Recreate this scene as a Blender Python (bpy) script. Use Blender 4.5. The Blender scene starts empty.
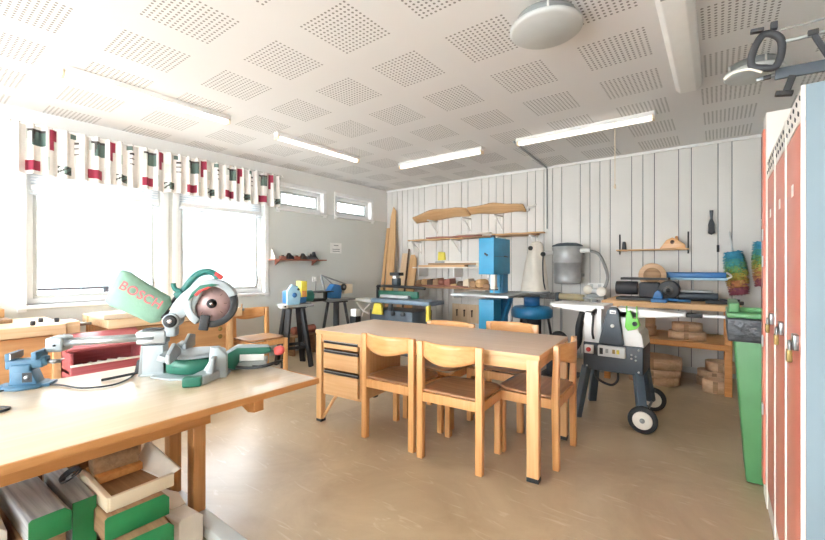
import bpy, bmesh, math, random
from mathutils import Vector, Matrix, Euler
random.seed(7)
sc = bpy.context.scene
COL = sc.collection
PI = math.pi

# ------------------------------------------------------------------ camera frame
FPX, UC, VC, EYE = 400.0, 412.5, 267.0, 1.25
YAW = math.atan((718 - UC) / FPX)
FW = (-math.sin(YAW), math.cos(YAW)); RT = (math.cos(YAW), math.sin(YAW))
def _ray(u, v):
    a = (u - UC) / FPX
    return (FW[0] + a * RT[0], FW[1] + a * RT[1], -(v - VC) / FPX)
def onX(u, v, x):
    r = _ray(u, v); t = x / r[0]; return (x, r[1] * t, EYE + r[2] * t)
def onY(u, v, y):
    r = _ray(u, v); t = y / r[1]; return (r[0] * t, y, EYE + r[2] * t)
def onZ(u, v, z):
    r = _ray(u, v); t = (z - EYE) / r[2]; return (r[0] * t, r[1] * t, z)

# ------------------------------------------------------------------ materials
def srgb(c):
    if isinstance(c, str):
        c = [int(c[i:i + 2], 16) / 255 for i in (0, 2, 4)]
    return tuple(x / 12.92 if x <= .04045 else ((x + .055) / 1.055) ** 2.4 for x in c) + (1,)
def newmat(name):
    m = bpy.data.materials.new(name); m.use_nodes = True
    nt = m.node_tree
    b = next(n for n in nt.nodes if n.type == 'BSDF_PRINCIPLED')
    return m, nt, b
def plain(name, col, rough=.5, metal=0, var=.06, scale=9, bump=0, bscale=60, coat=0, spec=.5):
    m, nt, b = newmat(name)
    N, L = nt.nodes, nt.links
    c = srgb(col)
    tc = N.new('ShaderNodeTexCoord'); no = N.new('ShaderNodeTexNoise')
    no.inputs['Scale'].default_value = scale; no.inputs['Detail'].default_value = 5
    L.new(tc.outputs['Object'], no.inputs['Vector'])
    mp = N.new('ShaderNodeMapRange'); mp.inputs['From Min'].default_value = .3; mp.inputs['From Max'].default_value = .7
    mp.inputs['To Min'].default_value = 1 - var; mp.inputs['To Max'].default_value = 1 + var
    L.new(no.outputs['Fac'], mp.inputs['Value'])
    mx = N.new('ShaderNodeVectorMath'); mx.operation = 'SCALE'; mx.inputs[0].default_value = c[:3]
    L.new(mp.outputs['Result'], mx.inputs['Scale']); L.new(mx.outputs['Vector'], b.inputs['Base Color'])
    b.inputs['Roughness'].default_value = rough; b.inputs['Metallic'].default_value = metal
    b.inputs['Specular IOR Level'].default_value = spec
    if coat: b.inputs['Coat Weight'].default_value = coat; b.inputs['Coat Roughness'].default_value = .15
    if bump:
        n2 = N.new('ShaderNodeTexNoise'); n2.inputs['Scale'].default_value = bscale; n2.inputs['Detail'].default_value = 4
        L.new(tc.outputs['Object'], n2.inputs['Vector'])
        bp = N.new('ShaderNodeBump'); bp.inputs['Strength'].default_value = bump; bp.inputs['Distance'].default_value = .01
        L.new(n2.outputs['Fac'], bp.inputs['Height']); L.new(bp.outputs['Normal'], b.inputs['Normal'])
    return m
def wood(name, c1, c2, axis='x', rough=.45, scale=1.0, coat=0, fine=26):
    m, nt, b = newmat(name)
    N, L = nt.nodes, nt.links
    tc = N.new('ShaderNodeTexCoord'); mp = N.new('ShaderNodeMapping')
    s = {'x': (1.2, fine, fine), 'y': (fine, 1.2, fine), 'z': (fine, fine, 1.2)}[axis]
    mp.inputs['Scale'].default_value = [q * scale for q in s]
    L.new(tc.outputs['Object'], mp.inputs['Vector'])
    no = N.new('ShaderNodeTexNoise'); no.inputs['Scale'].default_value = 1.6; no.inputs['Detail'].default_value = 6
    no.inputs['Distortion'].default_value = .6
    L.new(mp.outputs['Vector'], no.inputs['Vector'])
    cr = N.new('ShaderNodeValToRGB')
    cr.color_ramp.elements[0].position = .3; cr.color_ramp.elements[0].color = srgb(c1)
    cr.color_ramp.elements[1].position = .72; cr.color_ramp.elements[1].color = srgb(c2)
    L.new(no.outputs['Fac'], cr.inputs['Fac']); L.new(cr.outputs['Color'], b.inputs['Base Color'])
    b.inputs['Roughness'].default_value = rough
    if coat: b.inputs['Coat Weight'].default_value = coat; b.inputs['Coat Roughness'].default_value = .25
    return m

M = {}
M['birch'] = wood('birch', 'd9a671', 'e8bd8a', 'x', .4, coat=.2)
M['birch_y'] = wood('birch_y', 'd9a671', 'e8bd8a', 'y', .4, coat=.2)
M['birch_z'] = wood('birch_z', 'd6a26b', 'e6ba86', 'z', .4, coat=.2)
M['chairwood'] = wood('chairwood', 'd29758', 'e3b079', 'z', .38, coat=.3)
M['chairback'] = wood('chairback', 'd6995a', 'e3b078', 'x', .35, coat=.3)
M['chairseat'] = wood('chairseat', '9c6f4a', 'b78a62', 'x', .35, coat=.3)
M['desktop'] = wood('desktop', 'cdb097', 'd8bfa8', 'x', .38, coat=.2)
M['tabletop'] = wood('tabletop', 'd6bd9b', 'e0cbae', 'y', .28, coat=.7)
M['tableleg'] = wood('tableleg', 'b98350', 'cb9863', 'z', .45)
M['tableapron'] = wood('tableapron', 'b98048', 'c98f58', 'y', .45)
M['benchwood'] = wood('benchwood', 'd6b48a', 'e4caa4', 'y', .45)
M['panel'] = wood('panel', 'bf905f', 'cc9e6e', 'y', .5)
M['pine'] = wood('pine', 'c89c6c', 'd9b283', 'x', .6)
M['pine_z'] = wood('pine_z', 'c49868', 'd9b283', 'z', .6)
M['ply'] = wood('ply', 'cdae8a', 'dcc3a2', 'z', .6)
M['oldwood'] = wood('oldwood', '8a6a4d', 'b08c68', 'x', .7)
M['darkwood'] = wood('darkwood', '4a3a30', '6e5644', 'x', .7)
M['redwood'] = wood('redwood', '8e5546', 'a86a58', 'x', .6)
M['greywood'] = wood('greywood', '858789', 'c2c4c5', 'x', .8)
M['cream'] = plain('cream', 'e0cfb4', .6)
M['palecream'] = plain('palecream', 'e6e0d4', .6)
M['bentwood'] = wood('bentwood', 'c09a78', 'd4b292', 'x', .6)
M['green_paint'] = plain('green_paint', '1d7d48', .5, var=.15)
M['wall_paint'] = plain('wall_paint', 'd5d8d4', .85, var=.02, scale=2)
M['wall_white'] = plain('wall_white', 'e8e7e4', .85, var=.01, scale=2)
M['board_paint'] = plain('board_paint', 'd8d5d0', .75, var=.02, scale=3)
M['white'] = plain('white', 'ecebe8', .4, var=.02)
M['whitetop'] = plain('whitetop', 'e4e4e2', .35, var=.03)
M['lightgrey'] = plain('lightgrey', 'c4c7c6', .4, var=.04)
M['midgrey'] = plain('midgrey', '8f9392', .45, var=.06)
M['alu'] = plain('alu', 'aeb2b4', .32, metal=.75, var=.05)
M['castalu'] = plain('castalu', 'a3abae', .45, metal=.35, var=.06)
M['steel'] = plain('steel', '9a9c9c', .3, metal=.9, var=.08)
M['chrome'] = plain('chrome', 'd8d8d8', .15, metal=1)
M['galv'] = plain('galv', 'b4b6b6', .45, metal=.25, var=.1, scale=14)
M['black'] = plain('black', '232426', .5, var=.15)
M['softblack'] = plain('softblack', '35363a', .6, var=.15)
M['rubber'] = plain('rubber', '2b2c2e', .75, var=.1)
M['charcoal'] = plain('charcoal', '3f474f', .45, var=.08)
M['slate'] = plain('slate', '4d5a66', .45, var=.08)
M['slatelight'] = plain('slatelight', '6c7f90', .4, var=.06)
M['blue'] = plain('blue', '2f93be', .4, var=.06)
M['blueface'] = plain('blueface', '2b7fb0', .4, var=.08)
M['lightblue'] = plain('lightblue', '9fc6da', .45, var=.05)
M['viseblue'] = plain('viseblue', '3d6680', .45, var=.15, scale=25)
M['toolblue'] = plain('toolblue', '2f6ea8', .45, var=.1)
M['teal'] = plain('teal', '2a7067', .4, var=.08)
M['sawgreen'] = plain('sawgreen', '1f6450', .42, var=.06)
M['bagcloth'] = plain('bagcloth', '83a893', .85, var=.1, bump=.4, bscale=30)
M['bagtext'] = plain('bagtext', 'c8696c', .8)
M['red'] = plain('red', 'c8403c', .4)
M['pinkred'] = plain('pinkred', 'e2605e', .4)
M['redcab'] = wood('redcab', 'a0484b', 'b86266', 'y', .5)
M['bladered'] = plain('bladered', 'a08481', .35, metal=.3, var=.15, scale=20)
M['lime'] = plain('lime', '72c552', .4)
M['yellow'] = plain('yellow', 'd9c84a', .45)
M['brass'] = plain('brass', '8f7a48', .35, metal=.5)
M['orange_wood'] = wood('orange_wood', 'b9773d', 'd09355', 'x', .6)
M['locker'] = plain('locker', 'd9806c', .38, var=.05, scale=3, coat=.2)
M['lockerside'] = plain('lockerside', '80909a', .45, var=.03, scale=3)
M['lockerframe'] = plain('lockerframe', 'eae4dd', .4, var=.02)
M['bin'] = plain('bin', '568f5c', .45, var=.05)
M['binbag'] = plain('binbag', '3c4044', .35, var=.2, bump=1, bscale=25)
M['bagcream'] = plain('bagcream', 'ddd5c8', .9, var=.05, bump=.5, bscale=15)
M['paper'] = plain('paper', 'eeeeec', .8)
M['ink'] = plain('ink', '777a7c', .8)
M['cb_white'] = plain('cb_white', 'eae6e2', .85)
M['cb_red'] = plain('cb_red', '9b3149', .85)
M['cb_grey'] = plain('cb_grey', '5d7069', .85)
M['cb_dark'] = plain('cb_dark', '4a4644', .85)
M['cb_pale'] = plain('cb_pale', 'c9cfc9', .85)
M['blind'] = plain('blind', 'd0d6dc', .5)
M['frame_white'] = plain('frame_white', 'f0f1f1', .35, var=.01)
M['hose'] = plain('hose', '8a8a86', .5, var=.1)
M['tan'] = plain('tan', 'b9aa86', .6)
M['ext_wall'] = plain('ext_wall', '8d8f8e', .8)
M['ext_dark'] = plain('ext_dark', '24282b', .8, spec=.1)
M['ext_window'] = plain('ext_window', '5a6064', .8, spec=.1)
M['ext_pale'] = plain('ext_pale', '3e4346', .9, spec=.1)
M['ext_ground'] = plain('ext_ground', '9a9c98', .9)
for i, c in enumerate(['3f8fae', '4f9f9a', '7ba866', 'bfae55', 'c4875a', '94505f']):
    M['rb%d' % i] = plain('rainbow_%d' % i, c, .9, var=.2, scale=40)

def glass():
    m = bpy.data.materials.new('glass'); m.use_nodes = True
    nt = m.node_tree; nt.nodes.clear(); N, L = nt.nodes, nt.links
    o = N.new('ShaderNodeOutputMaterial'); t = N.new('ShaderNodeBsdfTransparent'); g = N.new('ShaderNodeBsdfGlossy')
    g.inputs['Roughness'].default_value = .02
    mx = N.new('ShaderNodeMixShader'); mx.inputs[0].default_value = .05; L.new(t.outputs[0], mx.inputs[1]); L.new(g.outputs[0], mx.inputs[2])
    L.new(mx.outputs[0], o.inputs[0]); return m
M['glass'] = glass()
def emit(name, col, s, rough=.5):
    m, nt, b = newmat(name)
    b.inputs['Base Color'].default_value = srgb(col); b.inputs['Emission Color'].default_value = srgb(col)
    b.inputs['Emission Strength'].default_value = s; b.inputs['Roughness'].default_value = rough
    return m
M['tube'] = emit('tube', 'fff6ea', 2.5)

def floor_mat():
    m, nt, b = newmat('floor_vinyl'); N, L = nt.nodes, nt.links
    tc = N.new('ShaderNodeTexCoord')
    n1 = N.new('ShaderNodeTexNoise'); n1.inputs['Scale'].default_value = 1.3; n1.inputs['Detail'].default_value = 8; n1.inputs['Roughness'].default_value = .65
    n1.inputs['Distortion'].default_value = .8
    L.new(tc.outputs['Object'], n1.inputs['Vector'])
    cr = N.new('ShaderNodeValToRGB'); e = cr.color_ramp.elements
    e[0].position = .3; e[0].color = srgb('a08a6d'); e[1].position = .7; e[1].color = srgb('bfab8d')
    L.new(n1.outputs['Fac'], cr.inputs['Fac'])
    # scuffs: pale thin marks
    mp = N.new('ShaderNodeMapping'); mp.inputs['Scale'].default_value = (2.2, 9, 1); mp.inputs['Rotation'].default_value = (0, 0, .25)
    L.new(tc.outputs['Object'], mp.inputs['Vector'])
    n2 = N.new('ShaderNodeTexNoise'); n2.inputs['Scale'].default_value = 1.7; n2.inputs['Detail'].default_value = 9; n2.inputs['Distortion'].default_value = 1.5
    L.new(mp.outputs['Vector'], n2.inputs['Vector'])
    c2 = N.new('ShaderNodeValToRGB'); q = c2.color_ramp.elements
    q[0].position = .6; q[0].color = (0, 0, 0, 1); q[1].position = .74; q[1].color = (.45, .45, .45, 1)
    L.new(n2.outputs['Fac'], c2.inputs['Fac'])
    mx = N.new('ShaderNodeMix'); mx.data_type = 'RGBA'
    L.new(c2.outputs['Color'], mx.inputs[0]); L.new(cr.outputs['Color'], mx.inputs[6]); mx.inputs[7].default_value = srgb('d6c9b2')
    L.new(mx.outputs[2], b.inputs['Base Color'])
    mr = N.new('ShaderNodeMapRange'); mr.inputs['To Min'].default_value = .24; mr.inputs['To Max'].default_value = .42
    L.new(n1.outputs['Fac'], mr.inputs['Value']); L.new(mr.outputs['Result'], b.inputs['Roughness'])
    b.inputs['Specular IOR Level'].default_value = .6
    bp = N.new('ShaderNodeBump'); bp.inputs['Strength'].default_value = .08; bp.inputs['Distance'].default_value = .02
    L.new(n1.outputs['Fac'], bp.inputs['Height']); L.new(bp.outputs['Normal'], b.inputs['Normal'])
    return m
M['floor'] = floor_mat()
def ceil_mat():
    m, nt, b = newmat('ceiling_tiles'); N, L = nt.nodes, nt.links
    tc = N.new('ShaderNodeTexCoord'); sp = N.new('ShaderNodeSeparateXYZ'); L.new(tc.outputs['Object'], sp.inputs[0])
    def mth(op, a, b_=None, c=None):
        n = N.new('ShaderNodeMath'); n.operation = op
        for i, v in enumerate((a, b_, c)):
            if v is None: continue
            if isinstance(v, (int, float)): n.inputs[i].default_value = v
            else: L.new(v, n.inputs[i])
        return n.outputs[0]
    res = []
    for out, off in ((sp.outputs[0], 1.975 + .63 * 8), (sp.outputs[1], -1.485 + .627 * 10)):
        P = .63 if out is sp.outputs[0] else .627
        t = mth('FLOORED_MODULO', mth('ADD', out, off), P)     # 0..P
        inside = mth('LESS_THAN', t, .402)
        h = mth('SUBTRACT', mth('FLOORED_MODULO', t, .0309), .01545)
        res.append((inside, mth('MULTIPLY', h, h)))
    d = mth('SQRT', mth('ADD', res[0][1], res[1][1]))
    hole = mth('LESS_THAN', d, .0078)
    hole = mth('MULTIPLY', hole, mth('MULTIPLY', res[0][0], res[1][0]))
    mx = N.new('ShaderNodeMix'); mx.data_type = 'RGBA'
    L.new(hole, mx.inputs[0]); mx.inputs[6].default_value = srgb('e4e2e1'); mx.inputs[7].default_value = srgb('8c8986')
    L.new(mx.outputs[2], b.inputs['Base Color']); b.inputs['Roughness'].default_value = .8
    return m
M['ceiling'] = ceil_mat()

# ------------------------------------------------------------------ mesh builder
class G:
    def __init__(s, *mats):
        s.bm = bmesh.new(); s.mats = []; s.T = None
    def _m(s, m):
        if m not in s.mats: s.mats.append(m)
        return s.mats.index(m)
    def _add(s, verts, faces, m, bev=0, mat=None, flat=False):
        bm2 = bmesh.new()
        vs = [bm2.verts.new(v) for v in verts]
        for f in faces:
            try: bm2.faces.new([vs[i] for i in f])
            except ValueError: pass
        bmesh.ops.recalc_face_normals(bm2, faces=bm2.faces)
        if bev:
            bmesh.ops.bevel(bm2, geom=[e for e in bm2.edges if e.is_manifold and e.calc_face_angle(0) > .5], offset=bev, segments=2, profile=.6, affect='EDGES')
        if mat is not None: bmesh.ops.transform(bm2, matrix=mat, verts=bm2.verts)
        if s.T is not None: bmesh.ops.transform(bm2, matrix=s.T, verts=bm2.verts)
        i = s._m(m); mp = {}
        for v in bm2.verts: mp[v] = s.bm.verts.new(v.co)
        for f in bm2.faces:
            nf = s.bm.faces.new([mp[v] for v in f.verts]); nf.material_index = i; nf.smooth = not flat
        bm2.free(); return s
    def box(s, x0, x1, y0, y1, z0, z1, m, bev=0, mat=None):
        v = [(x, y, z) for x in (x0, x1) for y in (y0, y1) for z in (z0, z1)]
        return s._add(v, [(0, 1, 3, 2), (4, 6, 7, 5), (0, 4, 5, 1), (2, 3, 7, 6), (0, 2, 6, 4), (1, 5, 7, 3)], m, bev, mat, flat=not bev)
    def cb(s, c, d, m, rot=(0, 0, 0), bev=0):
        mt = Matrix.Translation(c) @ Euler(rot).to_matrix().to_4x4()
        return s.box(-d[0] / 2, d[0] / 2, -d[1] / 2, d[1] / 2, -d[2] / 2, d[2] / 2, m, bev, mt)
    def bar(s, p0, p1, w, h, m, bev=0, up=(0, 0, 1)):
        p0, p1 = Vector(p0), Vector(p1); z = (p1 - p0); L = z.length; z.normalize()
        x = Vector(up).cross(z)
        if x.length < 1e-3: x = Vector((1, 0, 0))
        x.normalize(); y = z.cross(x)
        mt = Matrix.Translation(p0) @ Matrix((x, y, z)).transposed().to_4x4()
        return s.box(-w / 2, w / 2, -h / 2, h / 2, 0, L, m, bev, mt)
    def cyl(s, p0, p1, r0, r1=None, m=None, seg=20, bev=0):
        r1 = r0 if r1 is None else r1
        p0, p1 = Vector(p0), Vector(p1); z = p1 - p0; L = z.length; z.normalize()
        x = z.orthogonal().normalized(); y = z.cross(x)
        v = []; f = []
        for k, r, c in ((0, r0, p0), (1, r1, p1)):
            for i in range(seg):
                a = 2 * PI * i / seg; v.append(c + x * math.cos(a) * r + y * math.sin(a) * r)
        for i in range(seg):
            j = (i + 1) % seg; f.append((i, j, seg + j, seg + i))
        f.append(tuple(range(seg))); f.append(tuple(range(seg, 2 * seg)))
        return s._add(v, f, m, bev)
    def lathe(s, prof, c, m, axis=(0, 0, 1), seg=28, closed=False):
        z = Vector(axis).normalized(); x = z.orthogonal().normalized(); y = z.cross(x); c = Vector(c)
        v = []; f = []; n = len(prof)
        for i in range(seg):
            a = 2 * PI * i / seg; d = x * math.cos(a) + y * math.sin(a)
            for r, h in prof: v.append(c + d * max(r, 1e-4) + z * h)
        for i in range(seg):
            j = (i + 1) % seg
            for k in range(n - 1 if not closed else n):
                k2 = (k + 1) % n
                f.append((i * n + k, j * n + k, j * n + k2, i * n + k2))
        s._add(v, f, m); return s
    def prism(s, pts, ax, a, b, m, bev=0, mat=None):
        # pts: 2D; ax: extruded axis; x->(y,z)  y->(x,z)  z->(x,y)
        def mk(p, q): return {'x': (q, p[0], p[1]), 'y': (p[0], q, p[1]), 'z': (p[0], p[1], q)}[ax]
        n = len(pts); v = [mk(p, a) for p in pts] + [mk(p, b) for p in pts]
        f = [tuple(range(n)), tuple(range(n, 2 * n))] + [(i, (i + 1) % n, n + (i + 1) % n, n + i) for i in range(n)]
        return s._add(v, f, m, bev, mat)
    def tube(s, pts, r, m, seg=8, sm=True, closed=False):
        P = [Vector(p) for p in pts]
        if sm and len(P) > 2:
            Q = []
            for i in range(len(P) - 1):
                a = P[max(i - 1, 0)]; b = P[i]; c = P[i + 1]; d = P[min(i + 2, len(P) - 1)]
                for k in range(6):
                    t = k / 6; Q.append(.5 * ((2 * b) + (-a + c) * t + (2 * a - 5 * b + 4 * c - d) * t * t + (-a + 3 * b - 3 * c + d) * t ** 3))
            Q.append(P[-1]); P = Q
        v = []; f = []; x = None
        for i, p in enumerate(P):
            t = (P[min(i + 1, len(P) - 1)] - P[max(i - 1, 0)]).normalized()
            if x is None: x = t.orthogonal().normalized()
            x = (x - t * x.dot(t)).normalized(); y = t.cross(x)
            for k in range(seg):
                a = 2 * PI * k / seg; v.append(p + x * math.cos(a) * r + y * math.sin(a) * r)
        for i in range(len(P) - 1):
            for k in range(seg):
                j = (k + 1) % seg; f.append((i * seg + k, i * seg + j, (i + 1) * seg + j, (i + 1) * seg + k))
        f.append(tuple(range(seg))); f.append(tuple(range((len(P) - 1) * seg, len(P) * seg)))
        return s._add(v, f, m)
    def grid(s, fn, nu, nv, m, th=0):
        v = [fn(i / nu, j / nv) for i in range(nu + 1) for j in range(nv + 1)]
        f = [(i * (nv + 1) + j, (i + 1) * (nv + 1) + j, (i + 1) * (nv + 1) + j + 1, i * (nv + 1) + j + 1) for i in range(nu) for j in range(nv)]
        if th:
            n0 = len(v); th = Vector(th)
            v2 = [Vector(p) + th for p in v]; f2 = [tuple(n0 + i for i in q) for q in f]
            edge = []
            W = nv + 1
            rim = [j for j in range(nv + 1)] + [i * W + nv for i in range(1, nu + 1)] + [nu * W + j for j in range(nv - 1, -1, -1)] + [i * W for i in range(nu - 1, 0, -1)]
            for k in range(len(rim)):
                a, b = rim[k], rim[(k + 1) % len(rim)]; edge.append((a, b, n0 + b, n0 + a))
            return s._add(list(v) + v2, f + f2 + edge, m)
        return s._add(v, f, m)
    def build(s, name, parent=None, ang=.6):
        me = bpy.data.meshes.new(name); 
        for e in s.bm.edges:
            if e.is_manifold and e.calc_face_angle(0) > ang: e.smooth = False
        s.bm.to_mesh(me); s.bm.free()
        for m in s.mats: me.materials.append(M[m] if isinstance(m, str) else m)
        o = bpy.data.objects.new(name, me); COL.objects.link(o)
        if parent is not None: o.parent = parent
        return o
def tag(o, label, cat, group=None, kind=None):
    if label: o['label'] = label
    if cat: o['category'] = cat
    if group: o['group'] = group
    if kind: o['kind'] = kind
    return o
def thing(name, label, cat, loc=(0, 0, 0), rz=0, group=None):
    o = bpy.data.objects.new(name, None); COL.objects.link(o); o.empty_display_size = .1
    o.location = loc; o.rotation_euler = (0, 0, rz)
    return tag(o, label, cat, group)
def at(o, loc, rz=0, rx=0, ry=0):
    o.location = loc; o.rotation_euler = (rx, ry, rz); return o
def solo(g, name, label, cat, loc=(0, 0, 0), rz=0, group=None, rx=0, ry=0):
    return tag(at(g.build(name), loc, rz, rx, ry), label, cat, group)
def struct(g, name, loc=(0, 0, 0)):
    o = g.build(name); o['kind'] = 'structure'; o.location = loc; return o
def dup(root, loc, rz, label, group=None):
    r = root.copy(); COL.objects.link(r); r.location = loc; r.rotation_euler = (0, 0, rz); r['label'] = label
    if group: r['group'] = group
    for ch in list(root.children):
        c = ch.copy(); COL.objects.link(c); c.parent = r
        for g in ch.children:
            d = g.copy(); COL.objects.link(d); d.parent = c
    return r

# ------------------------------------------------------------------ room shell
XL, XR, YB, YF, H = -5.0, .78, 5.75, -2.6, 2.69
struct(G().box(XL - .3, XR + .2, YF - .2, YB + .2, -.1, 0, 'floor'), 'floor')
struct(G().box(XL - .3, XR + .2, YF - .2, YB + .2, H, H + .1, 'ceiling'), 'ceiling')
def wall_with_holes(ax, c0, c1, lo, hi, holes, mat):
    g = G(); cuts = sorted(set([lo, hi] + [h[0] for h in holes] + [h[1] for h in holes]))
    def put(a, b, z0, z1):
        if z1 - z0 < 1e-4: return
        if ax == 'x':
            zs = min(max(z0, 2.1), z1)
            if zs > z0: g.box(c0, c1, a, b, z0, zs, mat)
            if z1 > zs: g.box(c0, c1, a, b, zs, z1, 'wall_white')
        else: g.box(a, b, c0, c1, z0, z1, mat)
    for a, b in zip(cuts[:-1], cuts[1:]):
        hs = [h for h in holes if h[0] <= a + 1e-5 and h[1] >= b - 1e-5]
        if not hs: put(a, b, 0, H)
        else: put(a, b, 0, hs[0][2]); put(a, b, hs[0][3], H)
    return g
WIN = [(.76, 1.88, .90, 2.26), (2.05, 3.16, .90, 2.26), (3.40, 4.20, 2.10, 2.42), (4.49, 5.30, 2.10, 2.42)]
struct(wall_with_holes('x', XL - .25, XL, YF - .2, YB + .2, WIN, 'wall_paint'), 'wall_left')
FILL_WIN = [(-4.6, -2.5, .5, 2.45), (-2.3, -.2, .5, 2.45)]  # unseen windows added behind the camera, sized to brighten the room
struct(wall_with_holes('y', YF - .2, YF, XL, XR, FILL_WIN, 'wall_paint'), 'wall_front')
RWIN = []
struct(wall_with_holes('x', XR, XR + .2, YF - .2, YB + .2, RWIN, 'wall_paint'), 'wall_right')
# back wall: upright tongue-and-groove boards over a dark batten layer
g = G(); g.box(XL, XR, YB + .012, YB + .2, 0, H, 'charcoal')
xs = [-5.0]
rnd = random.Random(3)
while xs[-1] < XR - .1: xs.append(xs[-1] + (.125 if rnd.random() < .75 else .25))
xs[-1] = XR
for a, b in zip(xs[:-1], xs[1:]): g.box(a + .0035, b - .0035, YB, YB + .012, 0, H, 'board_paint', .002)
struct(g, 'wall_back')
g = G().box(XL, XR, YB - .014, YB, 0, .07, 'lightgrey', .003); struct(g, 'baseboard_back')
g = G().box(XL, XL + .012, YF, YB - .02, 0, .07, 'lightgrey', .003); struct(g, 'baseboard_left')
g = G().box(XL, XR, YB - .03, YB, H - .03, H, 'white', .004); struct(g, 'trim_1')

# windows
def window(n, w, ax='x', blind=True, mull=False):
    a, b, z0, z1 = w
    root = bpy.data.objects.new('window_%d' % n, None); COL.objects.link(root); root['kind'] = 'structure'
    if ax == 'x': root.location = (XL, a, z0); T = Matrix.Identity(4)
    elif ax == 'r': root.location = (XR, b, z0); T = Matrix.Rotation(PI, 4, 'Z')
    else: root.location = (b, YF, z0); T = Matrix.Rotation(PI / 2, 4, 'Z')
    W, Hh = b - a, z1 - z0
    g = G(); g.T = T; t = .055
    for (y0, y1, q0, q1) in ((0, W, 0, t), (0, W, Hh - t, Hh), (0, t, t, Hh - t), (W - t, W, t, Hh - t)):
        g.box(-.14, -.07, y0, y1, q0, q1, 'frame_white', .006)
    # inner sash
    s_ = .032
    for (y0, y1, q0, q1) in ((t, W - t, t, t + s_), (t, W - t, Hh - t - s_, Hh - t), (t, t + s_, t + s_, Hh - t - s_), (W - t - s_, W - t, t + s_, Hh - t - s_)):
        g.box(-.12, -.08, y0, y1, q0, q1, 'lightgrey', .004)
    g.build('window_frame', root)
    g = G(); g.T = T; c = .06       # casing round the opening on the room side, and reveals
    for (y0, y1, q0, q1) in ((-c, W + c, Hh, Hh + c), (-c, 0, -c, Hh), (W, W + c, -c, Hh)):
        g.box(0.0, .014, y0, y1, q0, q1, 'frame_white', .003)
    g.build('window_casing', root)
    g = G(); g.T = T; g.box(-.14, .04, -c, W + c, -.035, 0, 'frame_white', .006); g.build('window_sill', root)
    g = G(); g.T = T; g.box(-.105, -.099, t + s_, W - t - s_, t + s_, Hh - t - s_, 'glass'); g.build('pane', root)
    if Hh > 1:
        g = G(); g.T = T; g.box(-.08, -.055, W - t - .028, W - t - .012, .12, .22, 'midgrey', .004); g.box(-.055, -.045, W - t - .03, W - t - .01, .16, .18, 'midgrey'); g.build('window_handle', root)
    if blind:
        g = G(); g.T = T
        g.box(-.055, -.015, .03, W - .03, Hh - .30, Hh - .255, 'frame_white', .004)
        for k in range(9): g.box(-.055, -.015, .035, W - .035, Hh - .255 + k * .014, Hh - .248 + k * .014, 'blind' if k % 2 else 'frame_white')
        g.box(-.06, -.01, .03, W - .03, Hh - .335, Hh - .322, 'blind')
        for y in (.18, W - .18): g.box(-.037, -.033, y, y + .006, Hh - .33, Hh, 'blind')
        g.build('venetian_blind', root)
for i, w in enumerate(WIN): window(i + 1, w, 'x', blind=(i in (0, 1)))
for i, w in enumerate(FILL_WIN): window(6 + i, w, 'y', blind=False)  # added fill-light windows, out of view
for i, w in enumerate(RWIN): window(8 + i, w, 'r', blind=False)

# outside: yard ground and a pale block of flats
tag(G().box(-40, XL - .3, -25, 30, -.6, -.5, 'ext_ground').build('yard_ground'), None, None, None, 'structure')
t = thing('apartment_building', 'pale building seen faintly through the windows, across the yard', 'building', (-17, 4, -.5))
g = G().box(-6, 0, -9, 8, 0, 7, 'ext_wall'); g.build('facade', t)
g = G().box(-6.3, .4, -9.4, 8.4, 7, 7.25, 'ext_dark'); g.build('roof', t)
for k in range(6):
    for j in range(2):
        y = -8 + k * 2.7; z = 1.1 + j * 2.9
        f = G().box(0, .06, y, y + 1.3, z, z + 1.3, 'ext_window', .01).build('window', t)
t = thing('balcony_railing', 'thin grey railing outside the left big window', 'railing', (-8.0, 1.7, -.5))
g = G()
for z in (.75, 1.4): g.box(-.02, .02, -2.2, .5, z, z + .03, 'ext_dark')
g.build('rail', t)
for k in range(4): G().box(-.03, .03, -2.2 + k * .88, -2.14 + k * .88, 0, 1.43, 'ext_dark').build('post', t)

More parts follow.
